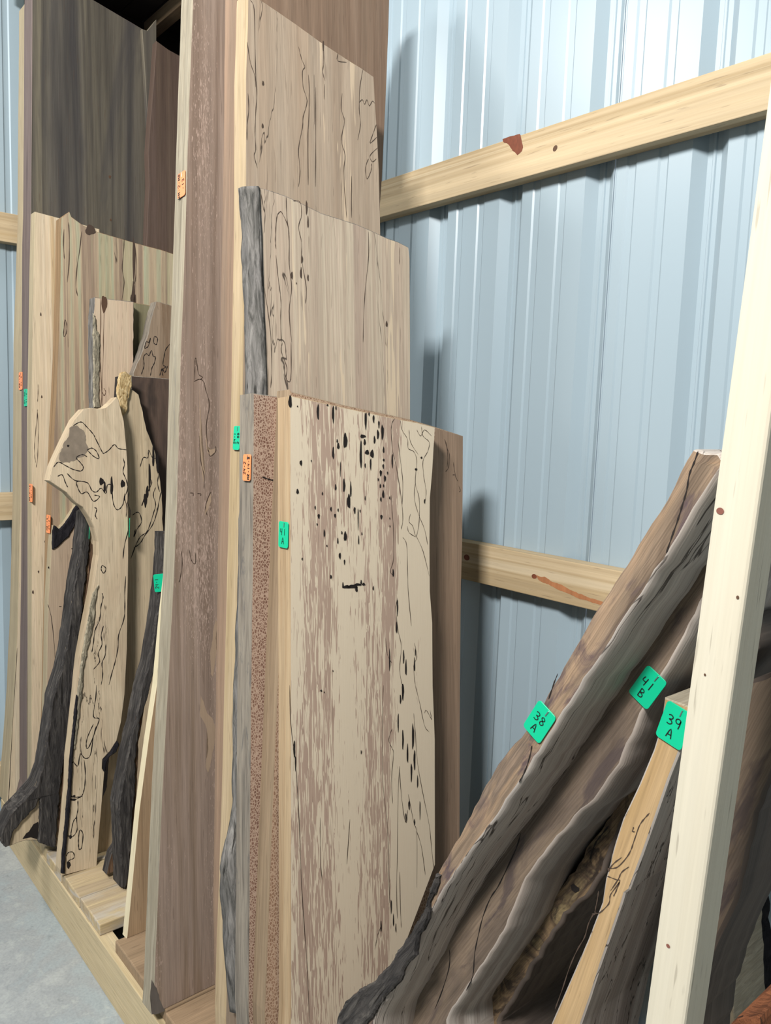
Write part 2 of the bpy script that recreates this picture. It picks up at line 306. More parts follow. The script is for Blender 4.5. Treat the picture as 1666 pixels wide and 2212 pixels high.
SLABS = [
{'name':'wood_board','label':'thick pale board with a long black crack at the far left end of the rack','cat':'board','O':[-2.585,0.66,0.157],'U':[0,1,0],'V':[-0.0035,0,1],'N':[1,0,0.0035],'o':[[0.29,0],[0.22,2.513],[0.14,2.513],[0.0876,2.4719],[0.0725,1.8642],[0.054,1.4718],[0.0413,0.957],[0.027,0.603],[0.0132,0.363],[-0.0175,0.0011]],'t':0.088,'mat':'pale','side':'pale_side','live':0.001,'end':'pale_side','bevel':0.0015,'bdep':0.0015,'g':0,'parts':[{'k':'marks','name':'crack','mat':'ink','lines':[[0.0015,[[-0.0127,0.0043],[-0.0075,0.0591],[0.0022,0.2118],[0.0132,0.363],[0.0241,0.513]]]],'blobs':[]},{'k':'tag','O':[-2.5879,0.7082,1.5117],'U':[0.9993,0.0009,0.0384],'V':[-0.0384,0.0263,0.9989],'L':0.054,'W':0.036,'mat':'orange_tag','text':['MB-13','24-2'],'label':'orange plastic tag with black handwriting','rot':1,'staple':1}],'smooth':0},
{'name':'wood_slab','label':'tall dark walnut slab with purple-brown edge against the left wall','cat':'slab','O':[-2.5,0.66,0.157],'U':[0,1,0],'V':[-0.0052,0,1],'N':[1,0,0.0052],'o':[[0.54,0],[0.4517,2.4608],[0.4043,2.47],[0.2525,2.5009],[0.081,2.5361],[0.0756,2.4382],[0.0703,2.1834],[0.0623,1.8477],[0.0583,1.7637],[0.0522,1.4671],[0.0486,1.3299],[0.0424,0.9516],[0.0377,0.7509],[0.0262,0.3852],[0.0212,0.0842],[0,0]],'t':0.075,'mat':'walnut_loft_shade','side':'purple_side','live':0,'end':'purple_side','bevel':0.0015,'bdep':0.0015,'g':0,'parts':[{'k':'tag','O':[-2.5304,0.7062,1.4606],'U':[0.9997,0.0004,0.0227],'V':[-0.0227,0.0204,0.9995],'L':0.052,'W':0.034,'mat':'green_tag','text':['24-20','41-2'],'label':'green plastic tag with black handwriting','rot':1,'staple':1},{'k':'marks','name':'knot','mat':'knot','lines':[],'blobs':[[[0.2986,1.9987],[0.0037,0.0008],[0,-0.0049]],[[0.3007,1.8691],[0.0029,0.0006],[0,-0.0035]]]}],'smooth':0},
{'name':'wood_board','label':'short dark board peeking over the walnut slab under the loft','cat':'board','O':[-2.455,0.66,0.157],'U':[0,1,0],'V':[-0.0175,0,0.9998],'N':[0.9998,0,0.0175],'o':[[0.398,2.4632],[0.46,1.4632],[0.555,1.4632],[0.4457,2.4334],[0.4453,2.5068],[0.4145,2.4633]],'t':0.02,'mat':'walnut_loft_shade','side':'walnut_loft_shade','live':0,'end':'walnut_loft_shade','bevel':0.0015,'bdep':0.0015,'g':0,'parts':[],'smooth':0},
{'name':'wood_slab','label':'brown live-edge slab standing in shade right of the walnut slab','cat':'slab','O':[-2.41,0.66,0.157],'U':[0,1,0],'V':[-0.0227,0,0.9997],'N':[0.9997,0,0.0227],'o':[[0.4305,2.4277],[0.4238,2.3402],[0.4089,2.1834],[0.4005,2.0835],[0.4027,1.9856],[0.3936,1.8135],[0.3906,1.6407],[0.47,0],[0.62,0],[0.63,2.1636],[0.5755,2.3865],[0.5143,2.4073],[0.4719,2.4134]],'t':0.03,'mat':'walnut_red_shaded','side':'walnut_red_shaded','live':0.001,'end':'walnut_red_shaded','bevel':0.0015,'bdep':0.0015,'g':0,'parts':[],'smooth':0},
{'name':'wood_board','label':'pale straight sawn board fourth from the left,orange tag low on its edge','cat':'board','O':[-2.415,0.66,0.157],'U':[0,1,0],'V':[-0.0209,0,0.9998],'N':[0.9998,0,0.0209],'o':[[0.005,0],[0.34,0],[0.2447,1.8221],[0.1261,1.8322],[0.0583,1.8374],[0.0499,1.6493],[0.0435,1.4632],[0.0352,1.2477],[0.0306,0.9602],[0.0266,0.7651],[0.0192,0.4099],[0.0122,0.1342]],'t':0.04,'mat':'pale','side':'pale_side','live':0,'end':'pale_side','bevel':0.0015,'bdep':0.0015,'g':0,'parts':[{'k':'marks','name':'spalting','mat':'ink_soft','lines':[[0.0013,[[0.0566,1.3434],[0.0561,1.3163],[0.0543,1.2918]]],[0.0013,[[0.0538,1.2701],[0.0521,1.2483],[0.0474,1.2073],[0.0433,1.1663],[0.0432,1.1321],[0.0454,1.1115]]],[0.0013,[[0.0537,1.2619],[0.0545,1.2075],[0.0531,1.1664],[0.0509,1.1252],[0.0464,1.0977]]]],'blobs':[[[0.0663,1.3073],[0.002,0.0001],[-0.0001,-0.0041]],[[0.0684,1.5471],[0.0019,0.0002],[-0.0001,-0.0053]],[[0.0685,0.8741],[0.0027,-0.0002],[-0.0001,-0.0056]],[[0.0468,0.7842],[0.002,-0.0002],[-0.0001,-0.0042]],[[0.0297,0.7239],[0.0026,-0.0003],[-0.0001,-0.0056]]]},{'k':'tag','O':[-2.4355,0.6897,1.1792],'U':[0.9998,0,0.0209],'V':[-0.0209,0.0206,0.9996],'L':0.054,'W':0.03,'mat':'orange_tag','text':['MB-2-13','24-1'],'label':'orange plastic tag with small handwriting','rot':1,'staple':1}],'smooth':0},
{'name':'wood_slab','label':'wide spalted slab with green and black streaks behind the crotch slab','cat':'slab','O':[-2.36,0.66,0.157],'U':[0,1,0],'V':[-0.0227,0,0.9997],'N':[0.9997,0,0.0227],'o':[[0.54,0],[0.5326,1.7717],[0.4623,1.7763],[0.4219,1.7825],[0.3466,1.7881],[0.3029,1.7929],[0.2185,1.8023],[0.1778,1.8122],[0.1449,1.8309],[0.1385,1.844],[0.1146,1.8225],[0.1126,1.7832],[0.1089,1.6518],[0.1003,1.4656],[0.091,1.3178],[0.0767,1.1146],[0.0702,0.978],[0.0641,0.868],[0.0467,0.4488],[0.0338,0.1347],[0.04,0]],'t':0.045,'mat':'spalt_green','side':'brown_side','live':0.001,'end':'brown_side','bevel':0.0015,'bdep':0.0015,'g':0,'parts':[{'k':'marks','name':'spalting','mat':'ink_soft','lines':[[0.002,[[0.3001,1.7965],[0.2982,1.755],[0.2933,1.7061],[0.2986,1.6654],[0.2907,1.6089]]],[0.002,[[0.332,1.7952],[0.3373,1.7406],[0.3353,1.6846],[0.3262,1.6553]]],[0.002,[[0.1219,1.7913],[0.1197,1.7453],[0.1217,1.7063]]],[0.002,[[0.1353,1.8134],[0.1371,1.7614],[0.1346,1.6952],[0.1284,1.6414]]],[0.002,[[0.1722,1.7939],[0.1659,1.7399],[0.157,1.6854],[0.1535,1.6316],[0.1584,1.6056]]],[0.002,[[0.1199,1.5342],[0.125,1.5214],[0.1232,1.4945],[0.1151,1.4871],[0.1199,1.5342]]]],'blobs':[[[0.33,1.7395],[0.0044,0.0007],[-0.0006,-0.0627]],[[0.3274,1.6275],[0.0059,0.0008],[-0.0004,-0.0421]],[[0.3316,1.6071],[0.0044,0.0006],[-0.0003,-0.0281]],[[0.198,1.8026],[0.0151,0.0027],[-0.0002,-0.0147]],[[0.3199,1.6196],[0.0022,0.0003],[-0.0001,-0.0112]]]},{'k':'tag','O':[-2.3863,0.7236,1.0904],'U':[0.9997,0,0.0227],'V':[-0.0227,0.0384,0.999],'L':0.054,'W':0.034,'mat':'orange_tag','text':['MB-13','24-2'],'label':'orange plastic tag on the brown edge','rot':1,'staple':1}],'smooth':0},
{'name':'wood_slab','label':'pinkish slab with a black bark notch left of the crotch slab','cat':'slab','O':[-2.325,0.66,0.157],'U':[0,1,0],'V':[-0.0314,0,0.9995],'N':[0.9995,0,0.0314],'o':[[0.061,0.8723],[0.0483,0.7085],[0.0375,0.4595],[0.0214,0.1514],[0.04,0],[0.29,0],[0.2562,1.1155],[0.2052,1.0386],[0.1626,0.991],[0.1353,0.9893],[0.1007,0.9384],[0.0831,0.9216],[0.0689,0.9334]],'t':0.035,'mat':'pinkish','side':'pale_side','live':0.001,'end':'pale_side','bevel':0.0015,'bdep':0.0015,'g':0,'parts':[{'k':'poly','name':'bark_edge','o':[[0.0621,0.864],[0.0632,0.9132],[0.0689,0.9347],[0.0831,0.9216],[0.1007,0.9398],[0.1339,0.9907],[0.1654,0.9923],[0.1609,0.9715],[0.1343,0.9394],[0.1106,0.8992],[0.078,0.8711],[0.0634,0.8626]],'mat':'bark_black','off':0.0004,'th':0.006,'jit':0.002,'label':'black bark band'},{'k':'marks','name':'beetle_holes','mat':'ink','lines':[[0.0012,[[0.0468,0.7018],[0.0552,0.6661],[0.0616,0.5955],[0.0642,0.5319]]]],'blobs':[[[0.1067,0.9063],[0.002,-0.0001],[0,-0.0021]],[[0.1427,0.8789],[0.002,-0.0001],[-0.0001,-0.0028]],[[0.1192,0.861],[0.0013,-0.0001],[0,-0.0021]],[[0.0822,0.6905],[0.004,-0.0005],[0,-0.001]],[[0.0518,0.8101],[0.002,-0.0002],[-0.0001,-0.0034]]]}],'smooth':0},
{'name':'wood_slab','label':'narrow olive slab between the bark-edged board and the leaning spalted piece','cat':'slab','O':[-2.3,0.66,0.157],'U':[0,1,0],'V':[-0.0314,0,0.9995],'N':[0.9995,0,0.0314],'o':[[0.24,0],[0.49,0],[0.5091,1.589],[0.4243,1.5963],[0.3653,1.6004],[0.3096,1.6032],[0.2611,1.6026]],'t':0.03,'mat':'olive','side':'brown_side','live':0,'end':'brown_side','bevel':0.0015,'bdep':0.0015,'g':0,'parts':[],'smooth':0},
{'name':'wood_slab','label':'cream slab with flaking bark edge and a dark knot at its top','cat':'slab','O':[-2.26,0.66,0.157],'U':[0,1,0],'V':[-0.0314,0,0.9995],'N':[0.9995,0,0.0314],'o':[[0.1702,1.5204],[0.1693,1.3616],[0.1688,1.2547],[0.1,0],[0.24,0],[0.2826,1.2585],[0.2885,1.3692],[0.2918,1.5063],[0.2931,1.5988],[0.1762,1.5972]],'t':0.04,'mat':'pale_pink','side':'bark_grey','live':0.002,'end':'bark_grey','bevel':0.0015,'bdep':0.0015,'g':0,'parts':[{'k':'poly','name':'bark_edge','o':[[0.1701,1.5519],[0.1791,1.5345],[0.1799,1.5016],[0.1878,1.4932],[0.1896,1.4429],[0.186,1.3894],[0.1846,1.309],[0.1868,1.2809],[0.1666,1.2801],[0.1685,1.3881],[0.1682,1.5202]],'mat':'bark_flake','off':0.0004,'th':0.006,'jit':0.003,'label':'grey flaking bark'},{'k':'marks','name':'knot','mat':'knot','lines':[[0.0016,[[0.2038,1.5611],[0.2006,1.4971],[0.1991,1.4437],[0.1948,1.3498],[0.1895,1.2824]]],[0.0016,[[0.1935,1.5955],[0.193,1.5228],[0.1896,1.4429],[0.193,1.3229],[0.1936,1.2825]]],[0.0016,[[0.1987,1.3393],[0.204,1.3288],[0.1997,1.3165],[0.1944,1.327]]]],'blobs':[[[0.2041,1.5823],[0.0088,0.0011],[-0.0004,-0.0238]]]}],'smooth':0},
{'name':'wood_slab','label':'leaning grey-brown spalted offcut with slanted left side','cat':'slab','O':[-2.225,0.66,0.157],'U':[0,1,0],'V':[-0.0349,0,0.9994],'N':[0.9994,0,0.0349],'o':[[0.3374,1.5637],[0.3237,1.5078],[0.3013,1.4445],[0.2822,1.4023],[0.2763,1.3883],[0.2618,1.1764],[0.32,0],[0.44,0],[0.46,1.564],[0.4436,1.5928],[0.3967,1.5982],[0.3613,1.6048],[0.3496,1.6047]],'t':0.04,'mat':'spalt_brown','side':'grey_side','live':0.002,'end':'grey_side','bevel':0.0015,'bdep':0.0015,'g':0,'parts':[{'k':'marks','name':'spalting','mat':'ink','lines':[[0.0022,[[0.3115,1.4631],[0.3176,1.4827],[0.3247,1.4806],[0.3307,1.4948],[0.3231,1.4696],[0.3115,1.4617]]],[0.0022,[[0.3424,1.5001],[0.3526,1.497],[0.3494,1.4774],[0.3407,1.4821],[0.3424,1.5001]]],[0.0022,[[0.3004,1.3845],[0.3094,1.4111],[0.3083,1.4355],[0.3171,1.4472],[0.3257,1.4424],[0.3331,1.4581],[0.3387,1.4408],[0.346,1.44],[0.3414,1.4203],[0.3339,1.406],[0.3292,1.3823]]],[0.0022,[[0.3939,1.4843],[0.3788,1.4649],[0.3725,1.4408],[0.3693,1.4183],[0.3782,1.4134],[0.3661,1.4014],[0.3689,1.3849]]],[0.0022,[[0.3585,1.3842],[0.3662,1.407],[0.375,1.3951],[0.3842,1.4166]]]],'blobs':[]}],'smooth':0},
{'name':'wood_slab','label':'dark figured slab with flat sawn top beside the tall brown slab','cat':'slab','O':[-2.185,0.66,0.157],'U':[0,1,0],'V':[-0.0384,0,0.9993],'N':[0.9993,0,0.0384],'o':[[0.2472,0.8502],[0.2,0],[0.39,0],[0.4551,1.3745],[0.3764,1.3758],[0.2784,1.377],[0.2561,1.3768]],'t':0.03,'mat':'walnut_fig','side':'grey_side','live':0,'end':'grey_side','bevel':0.0015,'bdep':0.0015,'g':0,'parts':[],'smooth':0},
{'name':'wood_slab','label':'curved live-edge spalted slab with lit flaky bark corner right of the crotch','cat':'slab','O':[-2.135,0.66,0.157],'U':[0,1,0],'V':[-0.0384,0,0.9993],'N':[0.9993,0,0.0384],'o':[[0.1991,1.2839],[0.2028,1.1927],[0.1851,0.7288],[0.1413,0.1909],[0.06,0],[0.12,0],[0.1463,-0.0456],[0.2073,0.0303],[0.2767,0.3531],[0.306,0.5738],[0.3171,0.7407],[0.3244,0.8515],[0.3256,0.9345],[0.3224,1.0172],[0.3188,1.0721],[0.3122,1.113],[0.3056,1.1469],[0.2962,1.1806],[0.2799,1.2205],[0.2682,1.2734],[0.2566,1.3231],[0.231,1.3401],[0.2341,1.3638],[0.206,1.3723]],'t':0.045,'mat':'spalt_cream','side':'dark_side','live':0.002,'end':'dark_side','bevel':0.0015,'bdep':0.0015,'g':0,'parts':[{'k':'poly','name':'bark_edge','o':[[0.2008,1.3797],[0.2142,1.3819],[0.2356,1.3743],[0.2351,1.3442],[0.2253,1.3241],[0.2235,1.2979],[0.2149,1.2688],[0.204,1.258],[0.1965,1.2838],[0.1919,1.3224],[0.1951,1.3548]],'mat':'bark_gold','off':0.0006,'th':0.01,'jit':0.004,'label':'pale gold flaky bark'},{'k':'marks','name':'spalting','mat':'ink','lines':[[0.0022,[[0.2567,1.1149],[0.2665,1.1419],[0.2806,1.1419],[0.2833,1.1644],[0.2948,1.1419],[0.3115,1.1418]]],[0.0022,[[0.3046,1.1646],[0.3064,1.1236],[0.3132,1.0962],[0.309,1.0688],[0.3149,1.0412]]],[0.0022,[[0.2872,1.1147],[0.2845,1.0875],[0.2913,1.0692],[0.279,1.0422],[0.2693,1.0243],[0.2596,1.002],[0.2694,1.0289],[0.2767,1.0423]]],[0.0022,[[0.303,1.0552],[0.2955,1.0326],[0.3023,1.0049],[0.2947,0.9777],[0.2822,0.9416],[0.2725,0.9239],[0.2534,0.9114],[0.239,0.8851],[0.2245,0.8499]]],[0.0022,[[0.307,0.9955],[0.3018,0.9681],[0.2894,0.9412],[0.2676,0.915],[0.2532,0.8932],[0.2343,0.8809]]],[0.0022,[[0.2312,0.9761],[0.2499,0.9843],[0.2589,0.9566],[0.2445,0.9347],[0.2348,0.9126],[0.2398,0.935]]],[0.0022,[[0.3197,1.041],[0.312,1.0091],[0.3067,0.9771]]]],'blobs':[[[0.2971,1.1469],[0.0035,0],[-0.0005,-0.0338]],[[0.2712,1.019],[0.0056,-0.0002],[-0.0003,-0.0203]],[[0.2849,1.0863],[0.0035,-0.0001],[-0.0006,-0.0406]],[[0.3096,1.1266],[0.0036,0],[-0.0004,-0.0312]],[[0.2772,1.0432],[0.0042,-0.0001],[-0.0003,-0.0176]]]}],'smooth':0},
{'name':'wood_slab','label':'leaning bark-covered slab whose root flare overhangs the rack kerb','cat':'slab','O':[-2.2,0.66,0.157],'U':[0,1,0],'V':[-0.0384,0,0.9993],'N':[0.9993,0,0.0384],'o':[[0.1159,0.9825],[0.1082,0.9259],[0.0989,0.8601],[0.0817,0.7818],[0.0694,0.6899],[0.0545,0.5984],[0.0402,0.5338],[0.0172,0.4712],[0.0025,0.3805],[-0.0091,0.3161],[-0.0191,0.2649],[-0.0363,0.2225],[-0.0677,0.1913],[-0.1044,0.1624],[-0.1268,0.1232],[-0.1324,0.092],[-0.1188,0.0703],[-0.1047,0.0669],[-0.083,0.069],[-0.0636,0.068],[-0.0317,0.0588],[-0.0096,0.0392],[0.018,0.0217],[0.14,0],[0.055,0.0512],[0.1299,0.4486],[0.1569,0.8553],[0.1495,0.9502],[0.1409,0.9854],[0.1278,0.9913]],'t':0.06,'mat':'spalt_cream','side':'bark_dark','live':0.002,'end':'bark_dark','bevel':0.0015,'bdep':0.0015,'g':0,'parts':[{'k':'poly','name':'bark_edge','o':[[0.1159,0.9825],[0.1082,0.9259],[0.0989,0.8601],[0.0817,0.7818],[0.0694,0.6899],[0.0545,0.5984],[0.0402,0.5338],[0.0172,0.4712],[0.0025,0.3805],[-0.0091,0.3161],[-0.0191,0.2649],[-0.0363,0.2225],[-0.0677,0.1913],[-0.1044,0.1624],[-0.1268,0.1232],[-0.1312,0.0916],[-0.1188,0.0729],[-0.1092,0.075],[-0.0939,0.1126],[-0.0628,0.1431],[-0.0366,0.162],[-0.026,0.1859],[-0.0286,0.1326],[-0.0317,0.0588],[-0.0096,0.0392],[0.013,0.0248],[0.0199,0.1039],[0.033,0.2237],[0.0477,0.302],[0.0656,0.407],[0.0761,0.5273],[0.0937,0.6192],[0.1039,0.7257],[0.116,0.8051],[0.1272,0.898],[0.1327,0.9711]],'mat':'bark_dark','off':0.0008,'th':0.012,'jit':0.004,'label':'dark rough bark'},{'k':'poly','name':'rotten_wood','o':[[0.1312,0.8977],[0.1441,0.8833],[0.1451,0.8022],[0.1361,0.749],[0.1294,0.6819],[0.1171,0.602],[0.1045,0.5085],[0.0853,0.4712],[0.0728,0.3781],[0.06,0.2714],[0.044,0.138],[0.0336,0.0276],[0.0207,0.0263],[0.0286,0.1426],[0.0445,0.2754],[0.0624,0.3805],[0.0784,0.5133],[0.1021,0.645],[0.1152,0.7648],[0.1251,0.858]],'mat':'rot_brown','off':0.0006,'th':0.004,'jit':0.004,'label':'jagged brown rotten wood'},{'k':'poly','name':'hollow','o':[[-0.0731,0.0765],[-0.063,0.0893],[-0.0556,0.0923],[-0.0428,0.1099],[-0.0304,0.1128],[-0.0316,0.0615],[-0.0511,0.0747]],'mat':'ink','off':0.0014,'th':0,'jit':0},{'k':'tagstub','O':[-2.2059,0.7813,1.0919],'U':[0.9,-0.43,0],'V':[0.02,0.03,1],'L':0.05,'W':0.03,'mat':'green_tag','text':[],'label':'green plastic tag seen edge-on','rot':1,'staple':0}],'smooth':0},
{'name':'wood_slab','label':'large spalted crotch slab with flared head and black zone lines','cat':'slab','O':[-2.075,0.66,0.157],'U':[0,1,0],'V':[-0.0454,0,0.999],'N':[0.999,0,0.0454],'o':[[0.0554,1.2457],[0.0302,1.1926],[0.0052,1.1437],[-0.0048,1.1195],[-0.0138,1.0857],[0.0326,1.0515],[0.0385,1.0451],[0.0561,1.0234],[0.0742,1.0114],[0.0921,0.9804],[0.1041,0.9544],[0.1121,0.9157],[0.1112,0.8774],[0.0937,0.7766],[0.0741,0.6893],[0.0546,0.6024],[0.0435,0.5015],[0.033,0.4263],[0.0207,0.3257],[0.0151,0.2492],[0.004,0.1481],[-0.0053,0.0726],[-0.0103,0.0218],[-0.0082,0.0052],[0.0875,-0.0022],[0.0978,0.1052],[0.1089,0.196],[0.1156,0.2639],[0.1094,0.2762],[0.1112,0.3024],[0.1326,0.3211],[0.1516,0.346],[0.166,0.3964],[0.1783,0.4745],[0.1877,0.6067],[0.1917,0.7391],[0.197,0.8704],[0.1983,1.001],[0.1993,1.1177],[0.1966,1.1821],[0.1913,1.246],[0.1841,1.2776],[0.1782,1.304],[0.1718,1.3113],[0.1561,1.2954],[0.1405,1.2822],[0.124,1.2778],[0.099,1.2793],[0.0805,1.2748]],'t':0.04,'mat':'crotch','side':'spalt_cream','live':0.0015,'end':'spalt_cream','bevel':0.0015,'bdep':0.0015,'g':0,'parts':[{'k':'marks','name':'zone_lines','mat':'ink','lines':[[0.0022,[[0.0526,1.2299],[0.0733,1.2408],[0.0895,1.2267],[0.1057,1.2082],[0.1117,1.1957],[0.1259,1.1664],[0.1321,1.1571],[0.1473,1.1665],[0.1627,1.1815],[0.1734,1.1709],[0.1975,1.1668]]],[0.0022,[[0.088,1.1661],[0.1007,1.1713],[0.1131,1.1621],[0.1194,1.1431],[0.1044,1.1494],[0.088,1.1661]]],[0.0022,[[-0.0001,1.1208],[0.0121,1.1338],[0.0299,1.1247],[0.0498,1.1141],[0.0702,1.1098],[0.0766,1.1201],[0.0687,1.1327],[0.0587,1.1452],[0.0753,1.1536],[0.0876,1.1473]]],[0.0022,[[0.0334,1.104],[0.0532,1.085],[0.086,1.0781],[0.098,1.0567],[0.1106,1.0521],[0.1236,1.0624],[0.1361,1.0471],[0.1409,1.0705],[0.1538,1.068],[0.1541,1.0422],[0.1571,1.0162],[0.1677,1.0006],[0.1834,1.0152],[0.1884,1.0455]]],[0.0022,[[0.186,1.1452],[0.1901,1.1279],[0.1853,1.1063],[0.1937,1.0845],[0.1976,1.0583],[0.1882,1.0324],[0.1944,1.0104],[0.1916,0.9799]]],[0.0022,[[0.2019,1.0494],[0.1968,1.019],[0.2031,0.9969],[0.1976,0.9445],[0.1855,0.9014],[0.1803,0.8623]]],[0.0022,[[0.121,0.85],[0.1316,0.8404],[0.1261,0.827],[0.1186,0.8373],[0.121,0.85]]],[0.0022,[[0.1873,0.8132],[0.1837,0.7693],[0.1828,0.725],[0.179,0.69],[0.1634,0.6478],[0.1609,0.6126],[0.1521,0.574],[0.1426,0.5445],[0.1331,0.5107]]],[0.0022,[[0.1193,0.7722],[0.122,0.7588],[0.1154,0.7335],[0.1112,0.6992],[0.0977,0.6706],[0.0926,0.6366],[0.0878,0.6112]]],[0.0022,[[0.1216,0.6803],[0.1145,0.6551],[0.1161,0.6285],[0.1048,0.6041],[0.1086,0.5815],[0.091,0.5627]]],[0.0022,[[0.1269,0.6268],[0.1241,0.5965],[0.1149,0.576],[0.1164,0.5449],[0.1114,0.5149]]],[0.0022,[[0.1041,1.0438],[0.1188,1.0391],[0.1016,1.0269],[0.0854,1.0528],[0.0687,1.0491],[0.0571,1.0787],[0.0695,1.0826]]],[0.0022,[[0.1033,1.0098],[0.1104,1.0053],[0.1058,0.9884],[0.111,0.9775]]],[0.0022,[[0.0092,1.0961],[0.0212,1.1],[0.0287,1.0793],[0.0344,1.0667]]],[0.0022,[[0.0985,0.5167],[0.0956,0.4821],[0.0879,0.4308],[0.1028,0.4209],[0.0981,0.402],[0.0754,0.3497],[0.0668,0.3474],[0.0695,0.3732],[0.0874,0.4088]]],[0.0022,[[0.0959,0.4024],[0.0866,0.3736],[0.0769,0.3228],[0.0619,0.3178],[0.0496,0.3341],[0.0425,0.3008],[0.0303,0.3171]]],[0.0022,[[0.0597,0.3139],[0.0622,0.2779],[0.0601,0.243],[0.0554,0.2221],[0.0488,0.2129],[0.0319,0.209],[0.0174,0.2133]]],[0.0022,[[0.0198,0.2279],[0.0279,0.2168],[0.053,0.2117]]],[0.0022,[[0.0401,0.2044],[0.0395,0.178],[0.0356,0.157],[0.036,0.1214],[0.0252,0.1071],[0.0191,0.1135],[0.0262,0.1467],[0.0348,0.1573]]],[0.0022,[[0.0465,0.118],[0.0517,0.103],[0.0475,0.0686],[0.0402,0.0643],[0.0386,0.0894],[0.0422,0.1149],[0.0465,0.118]]],[0.0022,[[0.0052,0.0562],[0.0116,0.065],[0.0241,0.0608],[0.0258,0.0447],[0.011,0.0409],[0.0169,0.0255]]],[0.0022,[[0.0168,0.2726],[0.0215,0.2975],[0.0303,0.3171]]],[0.0022,[[0.0047,0.1182],[0.0128,0.1111],[0.0211,0.1128]]]],'blobs':[[[0.1332,1.065],[0.0032,-0.0001],[-0.0003,-0.0153]],[[0.1246,1.0804],[0.0064,-0.0001],[-0.0002,-0.0101]],[[0.1839,1.0728],[0.0066,-0.0001],[-0.0002,-0.0103]],[[0.1525,1.0671],[0.0039,-0.0001],[-0.0005,-0.0256]],[[0.0277,0.2103],[0.0087,-0.0025],[-0.0001,-0.0033]],[[0.0304,0.2187],[0.0037,-0.0011],[-0.0001,-0.0039]],[[0.0381,1.1768],[0.003,0],[-0.0001,-0.0031]],[[0.0177,0.107],[0.0037,-0.0012],[-0.0001,-0.0052]],[[0.0109,0.0301],[0.0049,-0.0017],[-0.0003,-0.0105]]]},{'k':'poly','name':'stain','o':[[0.0429,1.2234],[0.0611,1.2299],[0.0791,1.218],[0.0884,1.1934],[0.0902,1.1661],[0.0775,1.1499],[0.059,1.1437],[0.0406,1.1314],[0.0191,1.1315],[0.0123,1.1437],[0.03,1.1865]],'mat':'stain_grey','off':0.0003,'th':0,'jit':0.006,'label':'grey-brown stain in the crotch'},{'k':'poly','name':'bark_edge','o':[[-0.0104,0.0165],[-0.0007,0.0105],[0.0032,0.0697],[0.0156,0.1707],[0.024,0.2598],[0.0314,0.3619],[0.0435,0.4499],[0.0423,0.5018],[0.0318,0.4266],[0.0195,0.326],[0.0139,0.2496],[0.0027,0.1485],[-0.0065,0.073]],'mat':'bark_black','off':0.0008,'th':0.008,'jit':0.002,'label':'thin black bark'},{'k':'poly','name':'bark_flakes','o':[[0.1094,0.798],[0.102,0.7499],[0.0956,0.6927],[0.0886,0.6614],[0.0776,0.6244],[0.0664,0.5746],[0.0596,0.4983],[0.0478,0.423],[0.0404,0.3727],[0.0311,0.349],[0.0355,0.4258],[0.0478,0.5265],[0.0596,0.6016],[0.0741,0.6867],[0.0937,0.774]],'mat':'bark_flake','off':0.0008,'th':0.005,'jit':0.003,'label':'pale crusted bark'},{'k':'poly','name':'bark_notch','o':[[0.1516,0.346],[0.1326,0.3211],[0.1112,0.3024],[0.1094,0.2762],[0.1156,0.2639],[0.1189,0.2938],[0.1297,0.3084],[0.1457,0.3178],[0.1568,0.3366]],'mat':'bark_black','off':0.0008,'th':0.01,'jit':0.003},{'k':'tagstub','O':[-2.1141,0.8596,1.1053],'U':[0.9,-0.43,0],'V':[0.01,0.02,1],'L':0.055,'W':0.02,'mat':'green_tag','text':[],'label':'green plastic tag seen edge-on','rot':1,'staple':0}],'smooth':0},
{'name':'wood_offcut','label':'small jagged brown offcut at the foot of the rack planks','cat':'offcut','O':[-1.99,0.66,0.157],'U':[0,1,0],'V':[-0.0349,0,0.9994],'N':[0.9994,0,0.0349],'o':[[0.0834,0.0171],[0.1193,0.0148],[0.1265,0.0602],[0.1247,0.1046],[0.1156,0.1023],[0.1101,0.0856],[0.0971,0.0703],[0.0916,0.0498]],'t':0.03,'mat':'rot_brown','side':'bark_dark','live':0.003,'end':'bark_dark','bevel':0.0015,'bdep':0.0015,'g':0,'parts':[],'smooth':0},
